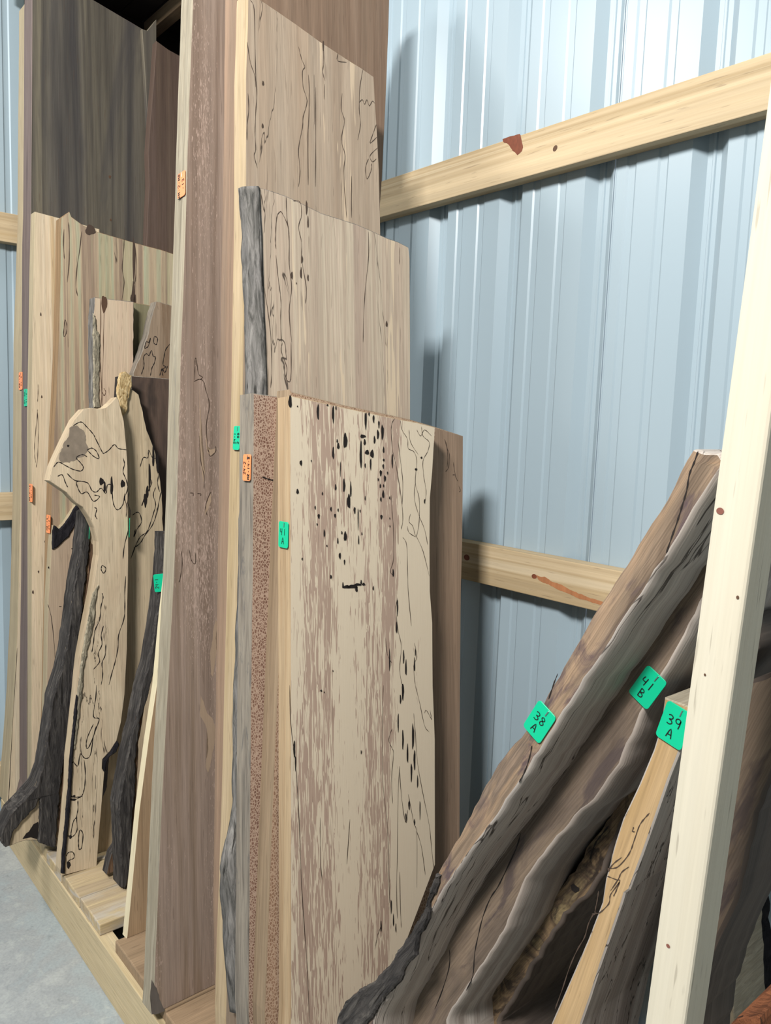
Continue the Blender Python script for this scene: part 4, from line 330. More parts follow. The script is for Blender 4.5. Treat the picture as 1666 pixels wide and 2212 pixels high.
{'name':'wood_slab','label':'front cream and pink flecked slab with beetle holes and a green tag on its edge','cat':'slab','O':[-0.997,0.66,0.157],'U':[0,1,0],'V':[-0.075,0,0.9972],'N':[0.9972,0,0.075],'o':[[0.285,0],[0.29,0.2637],[0.3775,0.4028],[0.3801,0.6529],[0.3759,0.7624],[0.3763,0.8855],[0.371,0.9468],[0.371,1.0376],[0.3734,1.1277],[0.3802,1.1783],[0.386,1.2414],[0.3881,1.2636],[0.3452,1.2713],[0.2851,1.2781],[0.206,1.2878],[0.1256,1.2989],[0.0609,1.3074],[0.0564,1.3064],[0.052,1.1202],[0.0456,0.8099],[0.0401,0.5732],[0.0338,0.2633],[0.012,0]],'t':0.036,'mat':'flecked','side':'orange_side','live':0.0006,'end':'orange_side','bevel':0.0015,'bdep':0.0015,'g':0,'parts':[{'k':'marks','name':'beetle_holes','mat':'ink','lines':[],'blobs':[[[0.1121,1.283],[0.0023,0.0001],[-0.0003,-0.0131]],[[0.1441,1.2802],[0.0023,0.0001],[-0.0003,-0.0147]],[[0.0709,1.2905],[0.0012,0.0001],[0,-0.0013]],[[0.1694,1.2351],[0.0044,0.0001],[-0.0003,-0.0129]],[[0.154,1.2255],[0.0027,0],[-0.0001,-0.0054]],[[0.1518,1.2344],[0.0017,0],[-0.0001,-0.0032]],[[0.1427,1.2134],[0.002,0],[-0.0002,-0.0107]],[[0.1576,1.1864],[0.0007,0],[-0.0003,-0.0135]],[[0.0756,1.1968],[0.0025,0],[-0.0001,-0.0044]],[[0.0968,1.2001],[0.001,0],[0,-0.0018]],[[0.0677,1.1491],[0.0025,-0.0001],[-0.0001,-0.0042]],[[0.1185,1.1442],[0.0013,0],[-0.0001,-0.0029]],[[0.1028,1.1209],[0.0013,-0.0001],[-0.0001,-0.0032]],[[0.1099,1.1059],[0.0023,-0.0001],[-0.0001,-0.004]],[[0.1063,1.092],[0.0013,-0.0001],[0,-0.0021]],[[0.1652,1.157],[0.0024,-0.0001],[-0.0002,-0.0116]],[[0.1798,1.1492],[0.0017,0],[-0.0003,-0.0137]],[[0.1749,1.1288],[0.0038,-0.0001],[-0.0002,-0.0123]],[[0.1468,1.1542],[0.0017,0],[-0.0001,-0.0054]],[[0.136,1.1168],[0.0017,-0.0001],[-0.0001,-0.0038]],[[0.1514,1.1145],[0.0013,-0.0001],[-0.0001,-0.003]],[[0.1445,1.1051],[0.002,-0.0001],[-0.0001,-0.0035]],[[0.1878,1.1124],[0.0021,-0.0001],[-0.0001,-0.0061]],[[0.2,1.1107],[0.0012,-0.0001],[-0.0001,-0.0028]],[[0.1952,1.0976],[0.0011,-0.0001],[-0.0004,-0.0194]],[[0.121,1.0759],[0.0016,-0.0001],[-0.0001,-0.0064]],[[0.1587,1.0744],[0.0014,-0.0001],[-0.0001,-0.003]],[[0.1661,1.0676],[0.0034,-0.0002],[-0.0002,-0.0082]],[[0.1496,1.0605],[0.0014,-0.0001],[-0.0001,-0.0054]],[[0.1261,1.0538],[0.0012,-0.0001],[0,-0.0019]],[[0.0745,1.0355],[0.0013,-0.0001],[-0.0001,-0.0024]],[[0.1635,1.0225],[0.0015,-0.0001],[-0.0001,-0.0049]],[[0.1535,1.0343],[0.0024,-0.0002],[-0.0001,-0.0055]],[[0.1959,1.0587],[0.0011,-0.0001],[-0.0002,-0.0083]],[[0.2035,1.0699],[0.0011,-0.0001],[-0.0001,-0.0028]],[[0.2158,1.2717],[0.0025,0.0001],[-0.0003,-0.0152]],[[0.2037,1.2108],[0.0025,0],[-0.0005,-0.0248]],[[0.2089,1.2434],[0.0064,0.0001],[-0.0001,-0.003]],[[0.2129,1.233],[0.0025,0],[-0.0001,-0.0055]],[[0.2341,1.275],[0.0022,0.0001],[-0.0001,-0.007]],[[0.2463,1.2656],[0.0018,0],[-0.0001,-0.007]],[[0.2545,1.2518],[0.003,0.0001],[-0.0002,-0.0134]],[[0.2438,1.2474],[0.0026,0],[-0.0001,-0.0084]],[[0.2356,1.2374],[0.0022,0],[-0.0001,-0.007]],[[0.2566,1.2194],[0.0019,0],[-0.0001,-0.0057]],[[0.2179,1.215],[0.0047,0],[-0.0001,-0.0042]],[[0.2294,1.2122],[0.0043,0],[-0.0001,-0.007]],[[0.2258,1.1941],[0.0018,0],[-0.0002,-0.0105]],[[0.2132,1.1914],[0.0014,0],[-0.0001,-0.0042]],[[0.2772,1.1995],[0.0017,0],[-0.0002,-0.0129]],[[0.2566,1.201],[0.0022,0],[0,-0.0025]],[[0.2553,1.1897],[0.0019,0],[-0.0001,-0.0042]],[[0.2492,1.1776],[0.0026,0],[-0.0001,-0.0056]],[[0.259,1.1675],[0.0026,0],[-0.0001,-0.0057]],[[0.2655,1.1774],[0.0015,0],[0,-0.0028]],[[0.2431,1.1658],[0.0015,0],[0,-0.0028]],[[0.2477,1.1542],[0.0018,0],[-0.0001,-0.0037]],[[0.2555,1.1543],[0.0015,0],[0,-0.0028]],[[0.2544,1.1387],[0.0026,-0.0001],[-0.0001,-0.0071]],[[0.2487,1.1298],[0.0018,-0.0001],[-0.0001,-0.0042]],[[0.27,1.1316],[0.0015,-0.0001],[0,-0.0029]],[[0.2493,1.0977],[0.0026,-0.0001],[-0.0001,-0.004]],[[0.2121,1.133],[0.0011,0],[-0.0001,-0.0042]],[[0.2694,1.0938],[0.0011,-0.0001],[0,-0.002]],[[0.2695,1.0795],[0.0011,-0.0001],[0,-0.002]],[[0.1336,0.9993],[0.002,-0.0002],[-0.0001,-0.0035]],[[0.1678,0.978],[0.0086,-0.0009],[-0.0001,-0.0028]],[[0.1799,0.9772],[0.0123,-0.0013],[-0.0001,-0.0031]],[[0.1922,0.9795],[0.0088,-0.0009],[0,-0.0022]],[[0.1893,0.9715],[0.0028,-0.0003],[-0.0001,-0.005]],[[0.1593,0.9817],[0.0017,-0.0002],[-0.0001,-0.0055]],[[0.2001,0.9829],[0.0018,-0.0002],[-0.0001,-0.0042]],[[0.2057,0.9787],[0.0036,-0.0004],[0,-0.0025]],[[0.2279,0.9692],[0.0015,-0.0002],[-0.0001,-0.004]],[[0.1345,0.8338],[0.001,-0.0002],[0,-0.0016]],[[0.1325,1.2952],[0.002,0.0001],[0,-0.0016]],[[0.1503,1.2911],[0.0012,0],[-0.0001,-0.0035]],[[0.2238,1.283],[0.0016,0.0001],[-0.0001,-0.0033]],[[0.0564,1.2975],[0.0034,0.0002],[-0.0002,-0.0102]],[[0.1086,0.804],[0.002,-0.0004],[0,-0.0019]],[[0.1151,0.8],[0.001,-0.0002],[0,-0.0014]],[[0.0511,0.7155],[0.0019,-0.0005],[-0.0003,-0.0146]],[[0.053,0.6909],[0.0012,-0.0003],[-0.0003,-0.0133]],[[0.1943,0.6745],[0.0011,-0.0003],[-0.0001,-0.0037]],[[0.2837,0.7089],[0.0015,-0.0003],[-0.0003,-0.0178]],[[0.2949,0.6735],[0.002,-0.0005],[-0.0003,-0.0194]],[[0.3062,0.6437],[0.002,-0.0005],[-0.0003,-0.018]],[[0.3207,0.6734],[0.0028,-0.0007],[-0.0004,-0.0242]],[[0.324,0.6271],[0.0024,-0.0006],[-0.0003,-0.0197]],[[0.3156,0.605],[0.002,-0.0005],[-0.0003,-0.0182]],[[0.2963,0.7658],[0.0027,-0.0005],[-0.0003,-0.0163]],[[0.2902,0.7521],[0.0019,-0.0004],[-0.0001,-0.0089]],[[0.3087,0.5431],[0.002,-0.0006],[-0.0001,-0.0091]],[[0.3004,0.5213],[0.0016,-0.0005],[-0.0001,-0.0091]],[[0.3222,0.5054],[0.0016,-0.0005],[-0.0001,-0.0061]],[[0.2606,0.3623],[0.0015,-0.0006],[-0.0002,-0.0135]],[[0.2659,0.333],[0.0015,-0.0006],[-0.0002,-0.0121]],[[0.2353,0.3331],[0.0015,-0.0006],[-0.0002,-0.0104]],[[0.2715,0.3156],[0.0012,-0.0005],[-0.0001,-0.0091]],[[0.3314,0.5824],[0.0016,-0.0004],[-0.0002,-0.0122]],[[0.3367,0.5256],[0.0012,-0.0004],[-0.0003,-0.0184]],[[0.2853,0.9273],[0.0015,-0.0002],[-0.0003,-0.0161]],[[0.2828,0.8896],[0.0019,-0.0003],[-0.0002,-0.0117]],[[0.2993,0.831],[0.0016,-0.0003],[-0.0002,-0.0133]],[[0.3048,0.8093],[0.002,-0.0003],[-0.0002,-0.0149]],[[0.2646,0.831],[0.0015,-0.0003],[-0.0003,-0.0204]],[[0.3267,0.8114],[0.0016,-0.0003],[-0.0002,-0.0135]],[[0.3291,0.835],[0.0012,-0.0002],[-0.0001,-0.0075]],[[0.3362,1.1832],[0.0032,0],[0,-0.0023]],[[0.3506,1.2052],[0.0024,0],[0,-0.0021]],[[0.276,0.9924],[0.0019,-0.0002],[-0.0001,-0.0072]],[[0.3575,1.1221],[0.0016,-0.0001],[-0.0001,-0.0045]]],'label':'dark beetle galleries and rot pockets'},{'k':'marks','name':'zone_lines','mat':'ink_soft','lines':[[0.0009,[[0.2853,1.2781],[0.2776,1.2679],[0.2754,1.2508],[0.2786,1.2166],[0.2858,1.1938],[0.2982,1.1301],[0.3015,1.0922],[0.2973,1.0721]]],[0.0009,[[0.2985,1.2742],[0.3021,1.2571],[0.3154,1.24],[0.3171,1.2226],[0.3308,1.2169],[0.3385,1.1993],[0.3339,1.1583],[0.3434,1.1286],[0.3428,1.0842],[0.3344,1.0565],[0.3267,1.0762],[0.317,1.0856],[0.3211,1.1]]],[0.0009,[[0.3514,1.264],[0.3552,1.2465],[0.3713,1.2349],[0.3669,1.217],[0.3545,1.1993],[0.3561,1.1697],[0.3618,1.1428],[0.3595,1.1221]]],[0.0009,[[0.2735,1.1367],[0.2756,1.1022],[0.2781,1.0732],[0.2772,1.0184],[0.2693,0.996],[0.2786,0.9864]]],[0.0009,[[0.3344,1.058],[0.3521,1.027],[0.3678,0.9775]]],[0.0009,[[0.3129,1.077],[0.3166,1.065],[0.3343,1.0551]]],[0.0009,[[0.2922,1.2368],[0.2974,1.1995],[0.3025,1.1589],[0.2999,1.1155]]],[0.0009,[[0.3196,1.2575],[0.3232,1.2343],[0.3426,1.2111]]],[0.0009,[[0.2856,0.9448],[0.2814,0.922],[0.2865,0.8832],[0.2938,0.8526],[0.2892,0.8091],[0.2946,0.7784]]],[0.0009,[[0.3274,0.8533],[0.333,0.8254],[0.3247,0.8088],[0.3282,0.772]]],[0.0009,[[0.2559,0.8731],[0.2591,0.8435],[0.2702,0.8242]]],[0.0009,[[0.3009,1.0573],[0.3104,1.042],[0.3117,0.9978],[0.313,0.9534],[0.3199,0.8873]]],[0.0009,[[0.3393,1.2579],[0.3491,1.2464],[0.3594,1.2583],[0.3776,1.2469]]],[0.0009,[[0.3339,1.1583],[0.3314,1.129],[0.341,1.0991],[0.3567,1.0685],[0.3645,1.038]]],[0.0009,[[0.2488,0.7867],[0.2459,0.729],[0.2439,0.6123],[0.2537,0.5206],[0.256,0.4303],[0.2569,0.3698]]],[0.0009,[[0.2682,0.7006],[0.2602,0.6818],[0.2668,0.6654],[0.2712,0.6525],[0.2658,0.6063],[0.2677,0.5581]]],[0.0009,[[0.2863,0.6248],[0.2815,0.5721],[0.2776,0.4529],[0.2747,0.3934],[0.2757,0.3322]]],[0.0009,[[0.2861,0.6128],[0.2893,0.5699],[0.2964,0.5225],[0.3022,0.5116],[0.3046,0.5352]]],[0.0009,[[0.3233,0.7182],[0.3268,0.6811],[0.332,0.619],[0.3454,0.5539],[0.3611,0.4872],[0.3667,0.4384],[0.3725,0.3955]]],[0.0009,[[0.307,0.5648],[0.3202,0.506],[0.3279,0.479],[0.3264,0.3745]]],[0.0009,[[0.328,0.4852],[0.3398,0.4504],[0.3493,0.3911]]],[0.0009,[[0.3282,0.7716],[0.3397,0.7329],[0.3514,0.6877],[0.3636,0.6726]]],[0.0009,[[0.3517,0.7121],[0.3559,0.7173],[0.3661,0.7029],[0.3702,0.6958],[0.3663,0.7151]]],[0.0009,[[0.0444,0.8258],[0.0453,0.7595],[0.053,0.6909],[0.0575,0.6089],[0.0591,0.5405],[0.0607,0.4717],[0.0652,0.3874],[0.0688,0.3304],[0.0713,0.2258]]],[0.0009,[[0.1021,0.5817],[0.1007,0.5128],[0.1031,0.4702]]],[0.0009,[[0.1665,0.5592],[0.1579,0.4791]]],[0.0009,[[0.283,0.4207],[0.2838,0.3474],[0.2852,0.3101]]],[0.0009,[[0.2196,0.2948],[0.2275,0.3213],[0.2372,0.3354]]]],'blobs':[]},{'k':'tag','O':[-1.0933,0.7088,1.2299],'U':[0.9995,-0.001,0.0314],'V':[-0.0314,0.0234,0.9992],'L':0.044,'W':0.029,'mat':'green_tag','text':['A','41'],'label':'green plastic tag reading 41 A','rot':2,'staple':1}],'smooth':0},
{'name':'wood_slab','label':'leftmost leaning dark slab of the right bay,green tag 38 A on its weathered edge','cat':'slab','O':[-0.6,0.7,0.157],'U':[1,0,0],'V':[0,0,1],'N':[0,-1,0],'o':[[0.2231,1.2498],[0.2123,1.2271],[0.2001,1.1991],[0.1779,1.162],[0.1548,1.1179],[0.1299,1.0762],[0.104,1.0269],[0.0794,0.978],[0.0533,0.9263],[0.0279,0.8924],[0.0047,0.858],[-0.019,0.8132],[-0.047,0.7523],[-0.0733,0.7023],[-0.0889,0.6721],[-0.0986,0.6409],[-0.1034,0.6151],[-0.12,0.5825],[-0.1418,0.5464],[-0.1643,0.5054],[-0.188,0.4698],[-0.2182,0.4331],[-0.2588,0.389],[-0.2741,0.3677],[-0.2883,0.339],[-0.2953,0.3066],[-0.35,0.063],[-0.35,0],[-0.24,0],[-0.24,0.163],[-0.198,0.381],[-0.1516,0.4773],[-0.105,0.5806],[-0.0614,0.663],[-0.0242,0.7253],[0.0108,0.7806],[0.0554,0.8598],[0.0791,0.9019],[0.1044,0.9482],[0.1283,0.992],[0.1511,1.0311],[0.1726,1.0705],[0.1954,1.1109],[0.2169,1.149],[0.237,1.1895],[0.2589,1.2303],[0.2598,1.2448]],'t':0.27,'mat':'weathered','side':'grain_grey','live':0.002,'end':'grain_grey','bevel':0.01,'bdep':0.055,'g':-31,'parts':[{'k':'poly','name':'bark_edge','o':[[-0.0872,0.6723],[-0.0986,0.6409],[-0.1034,0.6151],[-0.12,0.5825],[-0.1418,0.5464],[-0.1643,0.5054],[-0.188,0.4698],[-0.2182,0.4331],[-0.2588,0.389],[-0.2741,0.3677],[-0.2883,0.339],[-0.293,0.3105],[-0.2252,0.3555],[-0.203,0.3941],[-0.178,0.4395],[-0.1497,0.4785],[-0.1351,0.5154],[-0.1175,0.5395],[-0.1127,0.5696],[-0.0978,0.598],[-0.0959,0.6257],[-0.0873,0.6466],[-0.0802,0.6731]],'mat':'bark_dark','off':0.0006,'th':0.007,'jit':0.004,'label':'dark grey bark near the foot'},{'k':'marks','name':'crack','mat':'ink','lines':[[0.0014,[[0.2288,1.2479],[0.2256,1.2368],[0.2219,1.2256],[0.2204,1.21],[0.2173,1.1963],[0.2141,1.1825],[0.2089,1.1638],[0.2044,1.1471]]],[0.0014,[[0.0853,0.9931],[0.08,0.9782],[0.0748,0.9605]]],[0.0014,[[0.0553,0.8991],[0.0529,0.8842],[0.0474,0.8652],[0.0395,0.848]]]],'blobs':[]},{'k':'tag','O':[-0.5349,0.698,1.0879],'U':[0.8704,0,-0.4924],'V':[0.4924,0,0.8704],'L':0.044,'W':0.029,'mat':'green_tag','text':['38','A'],'label':'green plastic tag reading 38 A','rot':0,'staple':1}],'smooth':0},
{'name':'wood_slab','label':'second leaning slab in the right bay,green tag 41 B on its edge','cat':'slab','O':[-0.6,0.78,0.157],'U':[1,0,0],'V':[0,0,1],'N':[0,-1,0],'o':[[0.2351,1.1996],[0.2071,1.1582],[0.1871,1.1216],[0.1686,1.0868],[0.1468,1.0457],[0.1186,0.9929],[0.0913,0.9432],[0.0555,0.8911],[0.0277,0.8392],[-0.0012,0.7781],[-0.0212,0.7312],[-0.0467,0.6901],[-0.0733,0.647],[-0.113,0.5711],[-0.1461,0.495],[-0.1909,0.4006],[-0.2292,0.3197],[-0.2,0],[-0.06,0],[-0.1258,0.3877],[-0.0926,0.4557],[-0.061,0.5146],[-0.0284,0.5799],[0.0032,0.6729],[0.048,0.7496],[0.073,0.7862],[0.0971,0.8188],[0.1279,0.8766],[0.151,0.9441],[0.1729,0.9944],[0.1955,1.0467],[0.2169,1.0962],[0.2528,1.1782]],'t':0.24,'mat':'weathered2','side':'grain_grey','live':0.002,'end':'grain_grey','bevel':0.01,'bdep':0.055,'g':-32,'parts':[{'k':'marks','name':'crack','mat':'ink','lines':[[0.0014,[[-0.0167,0.7333],[-0.0229,0.7098],[-0.038,0.6711],[-0.0508,0.6408],[-0.0628,0.6184],[-0.0744,0.5849],[-0.0811,0.5534],[-0.0862,0.5225],[-0.0875,0.4877],[-0.0983,0.4582]]],[0.0014,[[-0.135,0.5002],[-0.1341,0.4743],[-0.146,0.4287],[-0.1596,0.3901]]]],'blobs':[]},{'k':'tag','O':[-0.4501,0.778,1.1373],'U':[0.866,0,-0.5],'V':[0.5,0,0.866],'L':0.044,'W':0.029,'mat':'green_tag','text':['41','B'],'label':'green plastic tag reading 41 B','rot':0,'staple':1}],'smooth':0},
{'name':'wood_slab','label':'rotten-edged dark slab between the 41 B slab and the orange board','cat':'slab','O':[-0.6,0.87,0.157],'U':[1,0,0],'V':[0,0,1],'N':[0,-1,0],'o':[[0.2044,1.0618],[0.1565,0.9726],[0.1265,0.8995],[0.0817,0.8127],[0.0581,0.7626],[0.0331,0.7125],[0.0069,0.6601],[-0.0239,0.6061],[-0.072,0.5231],[-0.1056,0.4637],[-0.1379,0.4092],[-0.1848,0.3291],[-0.2085,0.2874],[-0.12,0],[0.05,0],[-0.1074,0.354],[-0.0912,0.389],[-0.0455,0.4915],[-0.0001,0.5879],[0.0386,0.6409],[0.0625,0.7065],[0.0782,0.7546],[0.1171,0.8604],[0.1607,0.9225],[0.228,1.0299]],'t':0.21,'mat':'rotten','side':'grain_dark','live':0.004,'end':'grain_dark','bevel':0.006,'bdep':0.006,'g':-35,'parts':[{'k':'poly','name':'hollow','o':[[0.0039,0.637],[0.0082,0.6418],[0.0129,0.6401],[0.0181,0.64],[0.0179,0.6358],[0.0121,0.6302],[0.0059,0.6311]],'mat':'ink','off':0.001,'th':0,'jit':0.001},{'k':'marks','name':'crack','mat':'ink','lines':[[0.002,[[0.0564,0.7465],[0.0463,0.7291],[0.0387,0.7152],[0.034,0.6999],[0.0319,0.6883]]]],'blobs':[]}],'smooth':0},
{'name':'wood_board','label':'orange-tan board in the right bay with green tag 39 A at its top','cat':'board','O':[-0.6,0.75,0.157],'U':[1,0,0],'V':[0,0,1],'N':[0,-1,0],'o':[[0.1862,0.9851],[0.1849,0.9679],[0.1832,0.9494],[0.1786,0.9245],[0.1643,0.8797],[0.1478,0.8325],[0.14,0.8015],[0.1366,0.7832],[0.136,0.7762],[0.1316,0.7528],[0.129,0.723],[0.1141,0.6688],[0.0926,0.6027],[0.07,0.5319],[0,0],[0.04,0],[0.1132,0.5604],[0.1232,0.6002],[0.1346,0.6515],[0.1549,0.7354],[0.1574,0.7489],[0.1627,0.756],[0.1699,0.7826],[0.1751,0.8024],[0.1871,0.8482],[0.1981,0.8986],[0.208,0.9329],[0.2168,0.963],[0.216,0.9841]],'t':0.15,'mat':'orange_face','side':'grain_grey','live':0.001,'end':'pale_grey_side','bevel':0.002,'bdep':0.002,'g':-14,'parts':[{'k':'marks','name':'spalting','mat':'ink_soft','lines':[[0.0011,[[0.1352,0.7682],[0.1468,0.7759],[0.1593,0.7973],[0.1647,0.8171],[0.17,0.8367],[0.1799,0.8537]]],[0.0011,[[0.1336,0.7583],[0.1456,0.7598],[0.1504,0.76],[0.14,0.739],[0.1385,0.727],[0.1274,0.7098],[0.1202,0.7048],[0.1138,0.6886],[0.11,0.6702],[0.1011,0.6486],[0.0924,0.6221],[0.084,0.588],[0.0753,0.5555]]],[0.0011,[[0.1504,0.76],[0.1467,0.7469],[0.1437,0.7387]]],[0.0011,[[0.1505,0.7888],[0.1418,0.778],[0.1353,0.7671]]],[0.0011,[[0.1625,0.8302],[0.1613,0.8243],[0.164,0.8255]]],[0.0011,[[0.1605,0.7825],[0.1519,0.7718],[0.148,0.761],[0.1396,0.7434]]],[0.0011,[[0.1241,0.7355],[0.1236,0.7261],[0.122,0.7138],[0.1213,0.7065]]]],'blobs':[[[0.1203,0.7047],[0.0024,0.0013],[0.0001,-0.0011]],[[0.1355,0.767],[0.0015,0.0007],[0.0002,-0.0022]]]},{'k':'tag','O':[-0.3989,0.748,1.1168],'U':[0.9659,0,-0.2588],'V':[0.2588,0,0.9659],'L':0.044,'W':0.031,'mat':'green_tag','text':['39','A'],'label':'green plastic tag reading 39 A','rot':0,'staple':1}],'smooth':0},
{'name':'wood_slab','label':'shadowed slab leaning behind and right of the bright post','cat':'slab','O':[-0.6,0.84,0.157],'U':[1,0,0],'V':[0,0,1],'N':[0,-1,0],'o':[[0.1884,0.7185],[0.1729,0.6215],[0.13,0],[0.17,0],[0.1996,0.5713],[0.2203,0.6745],[0.2269,0.6993],[0.2425,0.7467],[0.2497,0.8129],[0.257,0.8561],[0.2661,0.8976],[0.295,1.0123],[0.2708,1.0255],[0.2247,0.9923],[0.2097,0.9236],[0.197,0.7516]],'t':0.12,'mat':'weathered2','side':'grain_dark','live':0.003,'end':'grain_dark','bevel':0.004,'bdep':0.004,'g':-20,'parts':[],'smooth':0},
{'name':'wood_offcut','label':'pale knotty offcut in shade at the right edge,beside the post','cat':'offcut','O':[-0.6,1.1,0.157],'U':[1,0,0],'V':[0,0,1],'N':[0,-1,0],'o':[[0.1149,0.913],[0.1233,0.9228],[0.1308,0.927],[0.1405,0.9337],[0.157,0.9474],[0.2258,0.9733],[0.2224,1.01],[0.1656,0.9889],[0.1327,0.9704],[0.1262,0.9641],[0.1148,0.9511],[0.0924,0.9385],[0.0683,0.8115],[0.15,0],[0.2,0],[0.0913,0.791]],'t':0.1,'mat':'pale_grey','side':'pale_grey_side','live':0.003,'end':'pale_grey_side','bevel':0.0015,'bdep':0.0015,'g':80,'parts':[],'smooth':0},
{'name':'wood_slab','label':'darkest slab at the right edge,above the pale offcut','cat':'slab','O':[-0.6,1.18,0.157],'U':[1,0,0],'V':[0,0,1],'N':[0,-1,0],'o':[[0.0194,0.8979],[0.13,0],[0.19,0],[0.0454,0.8598],[0.0703,0.9114],[0.0914,0.9459],[0.1345,0.9635],[0.2245,0.9919],[0.2108,1.1383],[0.1333,1.1215],[0.1056,1.0483],[0.0911,0.996],[0.0653,0.9687]],'t':0.1,'mat':'bark_black','side':'bark_black','live':0.004,'end':'bark_black','bevel':0.0015,'bdep':0.0015,'g':-30,'parts':[],'smooth':0},
{'name':'wood_offcut','label':'rusty brown offcut at the bottom right beside the wall','cat':'offcut','O':[-0.6,0.74,0.157],'U':[1,0,0],'V':[0,0,1],'N':[0,-1,0],'o':[[0.23,0],[0.33,0],[0.3185,0.7006],[0.3162,0.7064],[0.3128,0.7051],[0.306,0.6997],[0.2999,0.6968],[0.294,0.6904],[0.29,0.6818]],'t':0.08,'mat':'rust','side':'rust','live':0.002,'end':'rust','bevel':0.0015,'bdep':0.0015,'g':0,'parts':[],'smooth':0}]

# ------------------------------------------------------------ building shell
def structure(name, bm, mats, smooth=False):
    o = link_mesh(name, bm, mats, None, smooth); o['kind'] = 'structure'; return o
def box_bm(x0, x1, y0, y1, z0, z1, bevel=0, grain='x', jit=0):
    bm = bmesh.new(); bmesh.ops.create_cube(bm, size=1)
    for v in bm.verts: v.co = Vector(((x0+x1)/2+v.co.x*(x1-x0), (y0+y1)/2+v.co.y*(y1-y0), (z0+z1)/2+v.co.z*(z1-z0)))
    if bevel: bmesh.ops.bevel(bm, geom=bm.edges[:], offset=bevel, segments=2, affect='EDGES', profile=.5)
    bm.normal_update(); uvl = bm.loops.layers.uv.new()
    for f in bm.faces:
        n = f.normal
        for l in f.loops:
            c = l.vert.co; g = {'x': c.x, 'y': c.y, 'z': c.z}[grain]
            o = [c.x, c.y, c.z]; o = [o[i] for i in range(3) if 'xyz'[i] != grain]
            a = o[0] if abs(n[[i for i in range(3) if 'xyz'[i] != grain][0]]) < .7 else o[1]
            if abs(n['xyz'.index(grain)]) > .7: l[uvl].uv = (o[0]*1.0, o[1]*8)
            else: l[uvl].uv = (a+(.37 if abs(n.z) > .7 else 0), g)
    return bm
YP = 1.348; XP = -2.75; CEIL = 4.1
def rib_profile(s0, s1, start, pitch=.2286):
    """(s, depth) pairs of the ribbed sheet along a wall; depth is away from the room"""
    pts = []; k0 = int(math.floor((s0-start)/pitch))-1; k1 = int(math.ceil((s1-start)/pitch))+1
    for k in range(k0, k1):
        a = start+k*pitch
        pts += [(a, 0), (a+.020, .019), (a+.029, .019), (a+.031, .0165), (a+.035, .0165), (a+.037, .019), (a+.046, .019), (a+.066, 0)]
        for m_ in (.105, .172):
            pts += [(a+m_-.011, 0), (a+m_-.007, .0028), (a+m_+.007, .0028), (a+m_+.011, 0)]
    return [p for p in pts if s0 <= p[0] <= s1]
def ribbed(name, segs, to3):
    root = bpy.data.objects.new(name, None); C.objects.link(root); root['kind'] = 'structure'
    for pr in segs:
        bm = bmesh.new(); uvl = bm.loops.layers.uv.new(); prev = None
        for s, d in pr:
            a = bm.verts.new(to3(s, d, 0)); b = bm.verts.new(to3(s, d, CEIL))
            if prev:
                f = bm.faces.new((prev[0], a, b, prev[1]))
                for l, q in zip(f.loops, ((prev[2], 0), (s, 0), (s, CEIL), (prev[2], CEIL))): l[uvl].uv = q
            prev = (a, b, s)
        link_mesh('panel', bm, ['panel_paint'], root)
    return root
# sheets 0.914 m wide, the seam beside every fourth rib
def sheets(s0, s1, start, seam):
    pr = rib_profile(s0, s1, start); out = []; k = math.floor((s0-seam)/.9144); cuts = [seam+.9144*i for i in range(int(k), int(k)+12)]
    cur = [(s0, 0)]; ci = 0
    while ci < len(cuts) and cuts[ci] <= s0: ci += 1
    for p in pr:
        while ci < len(cuts) and p[0] > cuts[ci] and cuts[ci] < s1:
            cur.append((cuts[ci]-.0012, 0)); cur.append((cuts[ci]-.0012, .004)); out.append(cur); cur = [(cuts[ci]+.0012, .004), (cuts[ci]+.0012, -.0006), (cuts[ci]+.004, -.0006), (cuts[ci]+.0045, 0)]; ci += 1
        cur.append(p)
    cur.append((s1, 0)); out.append(cur); return out
RS = -.771
ribbed('wall_right', sheets(XP-.0, 3.2, RS, RS-.2286+.069), lambda s, d, z: Vector((s, YP+d, z)))
ribbed('wall_left', sheets(-4.6, YP, .62, .9), lambda s, d, z: Vector((XP-d, s, z)))
bm = box_bm(XP-.1, 3.3, -4.7, YP+.1, -.12, 0); structure('floor', bm, ['concrete'])
bm = bmesh.new()
# concrete needs planar mapping
for f in S.collection.objects['floor'].data.polygons: pass
me = S.collection.objects['floor'].data
for lp in me.loops: me.uv_layers[0].data[lp.index].uv = me.vertices[lp.vertex_index].co.xy
bm.free()
structure('wall_front', box_bm(XP-.1, 3.3, -4.75, -4.7, 0, CEIL), ['ceiling_paint'])
structure('wall_near', box_bm(3.3, 3.35, -4.7, YP+.1, 0, CEIL), ['ceiling_paint'])
bm = box_bm(XP-.1, 3.3, -4.7, YP+.1, CEIL, CEIL+.05); structure('ceiling', bm, ['ceiling_paint'])
for sfx, z in (('low', .24), ('mid', 1.154), ('high', 2.034), ('top', 2.95)):
    i = {'low': 1, 'mid': 2, 'high': 3, 'top': 4}[sfx]
    o = structure('trim_%d' % i, box_bm(-2.71, 3.2, 1.31, YP-.0005, z-.089, z, .002), ['pine_girt'])
    o2 = structure('trim_%d' % (i+4), box_bm(XP+.0005, -2.7101, -4.6, YP-.0005, z-.089, z, .002, 'y'), ['pine_girt'])
    trims = o
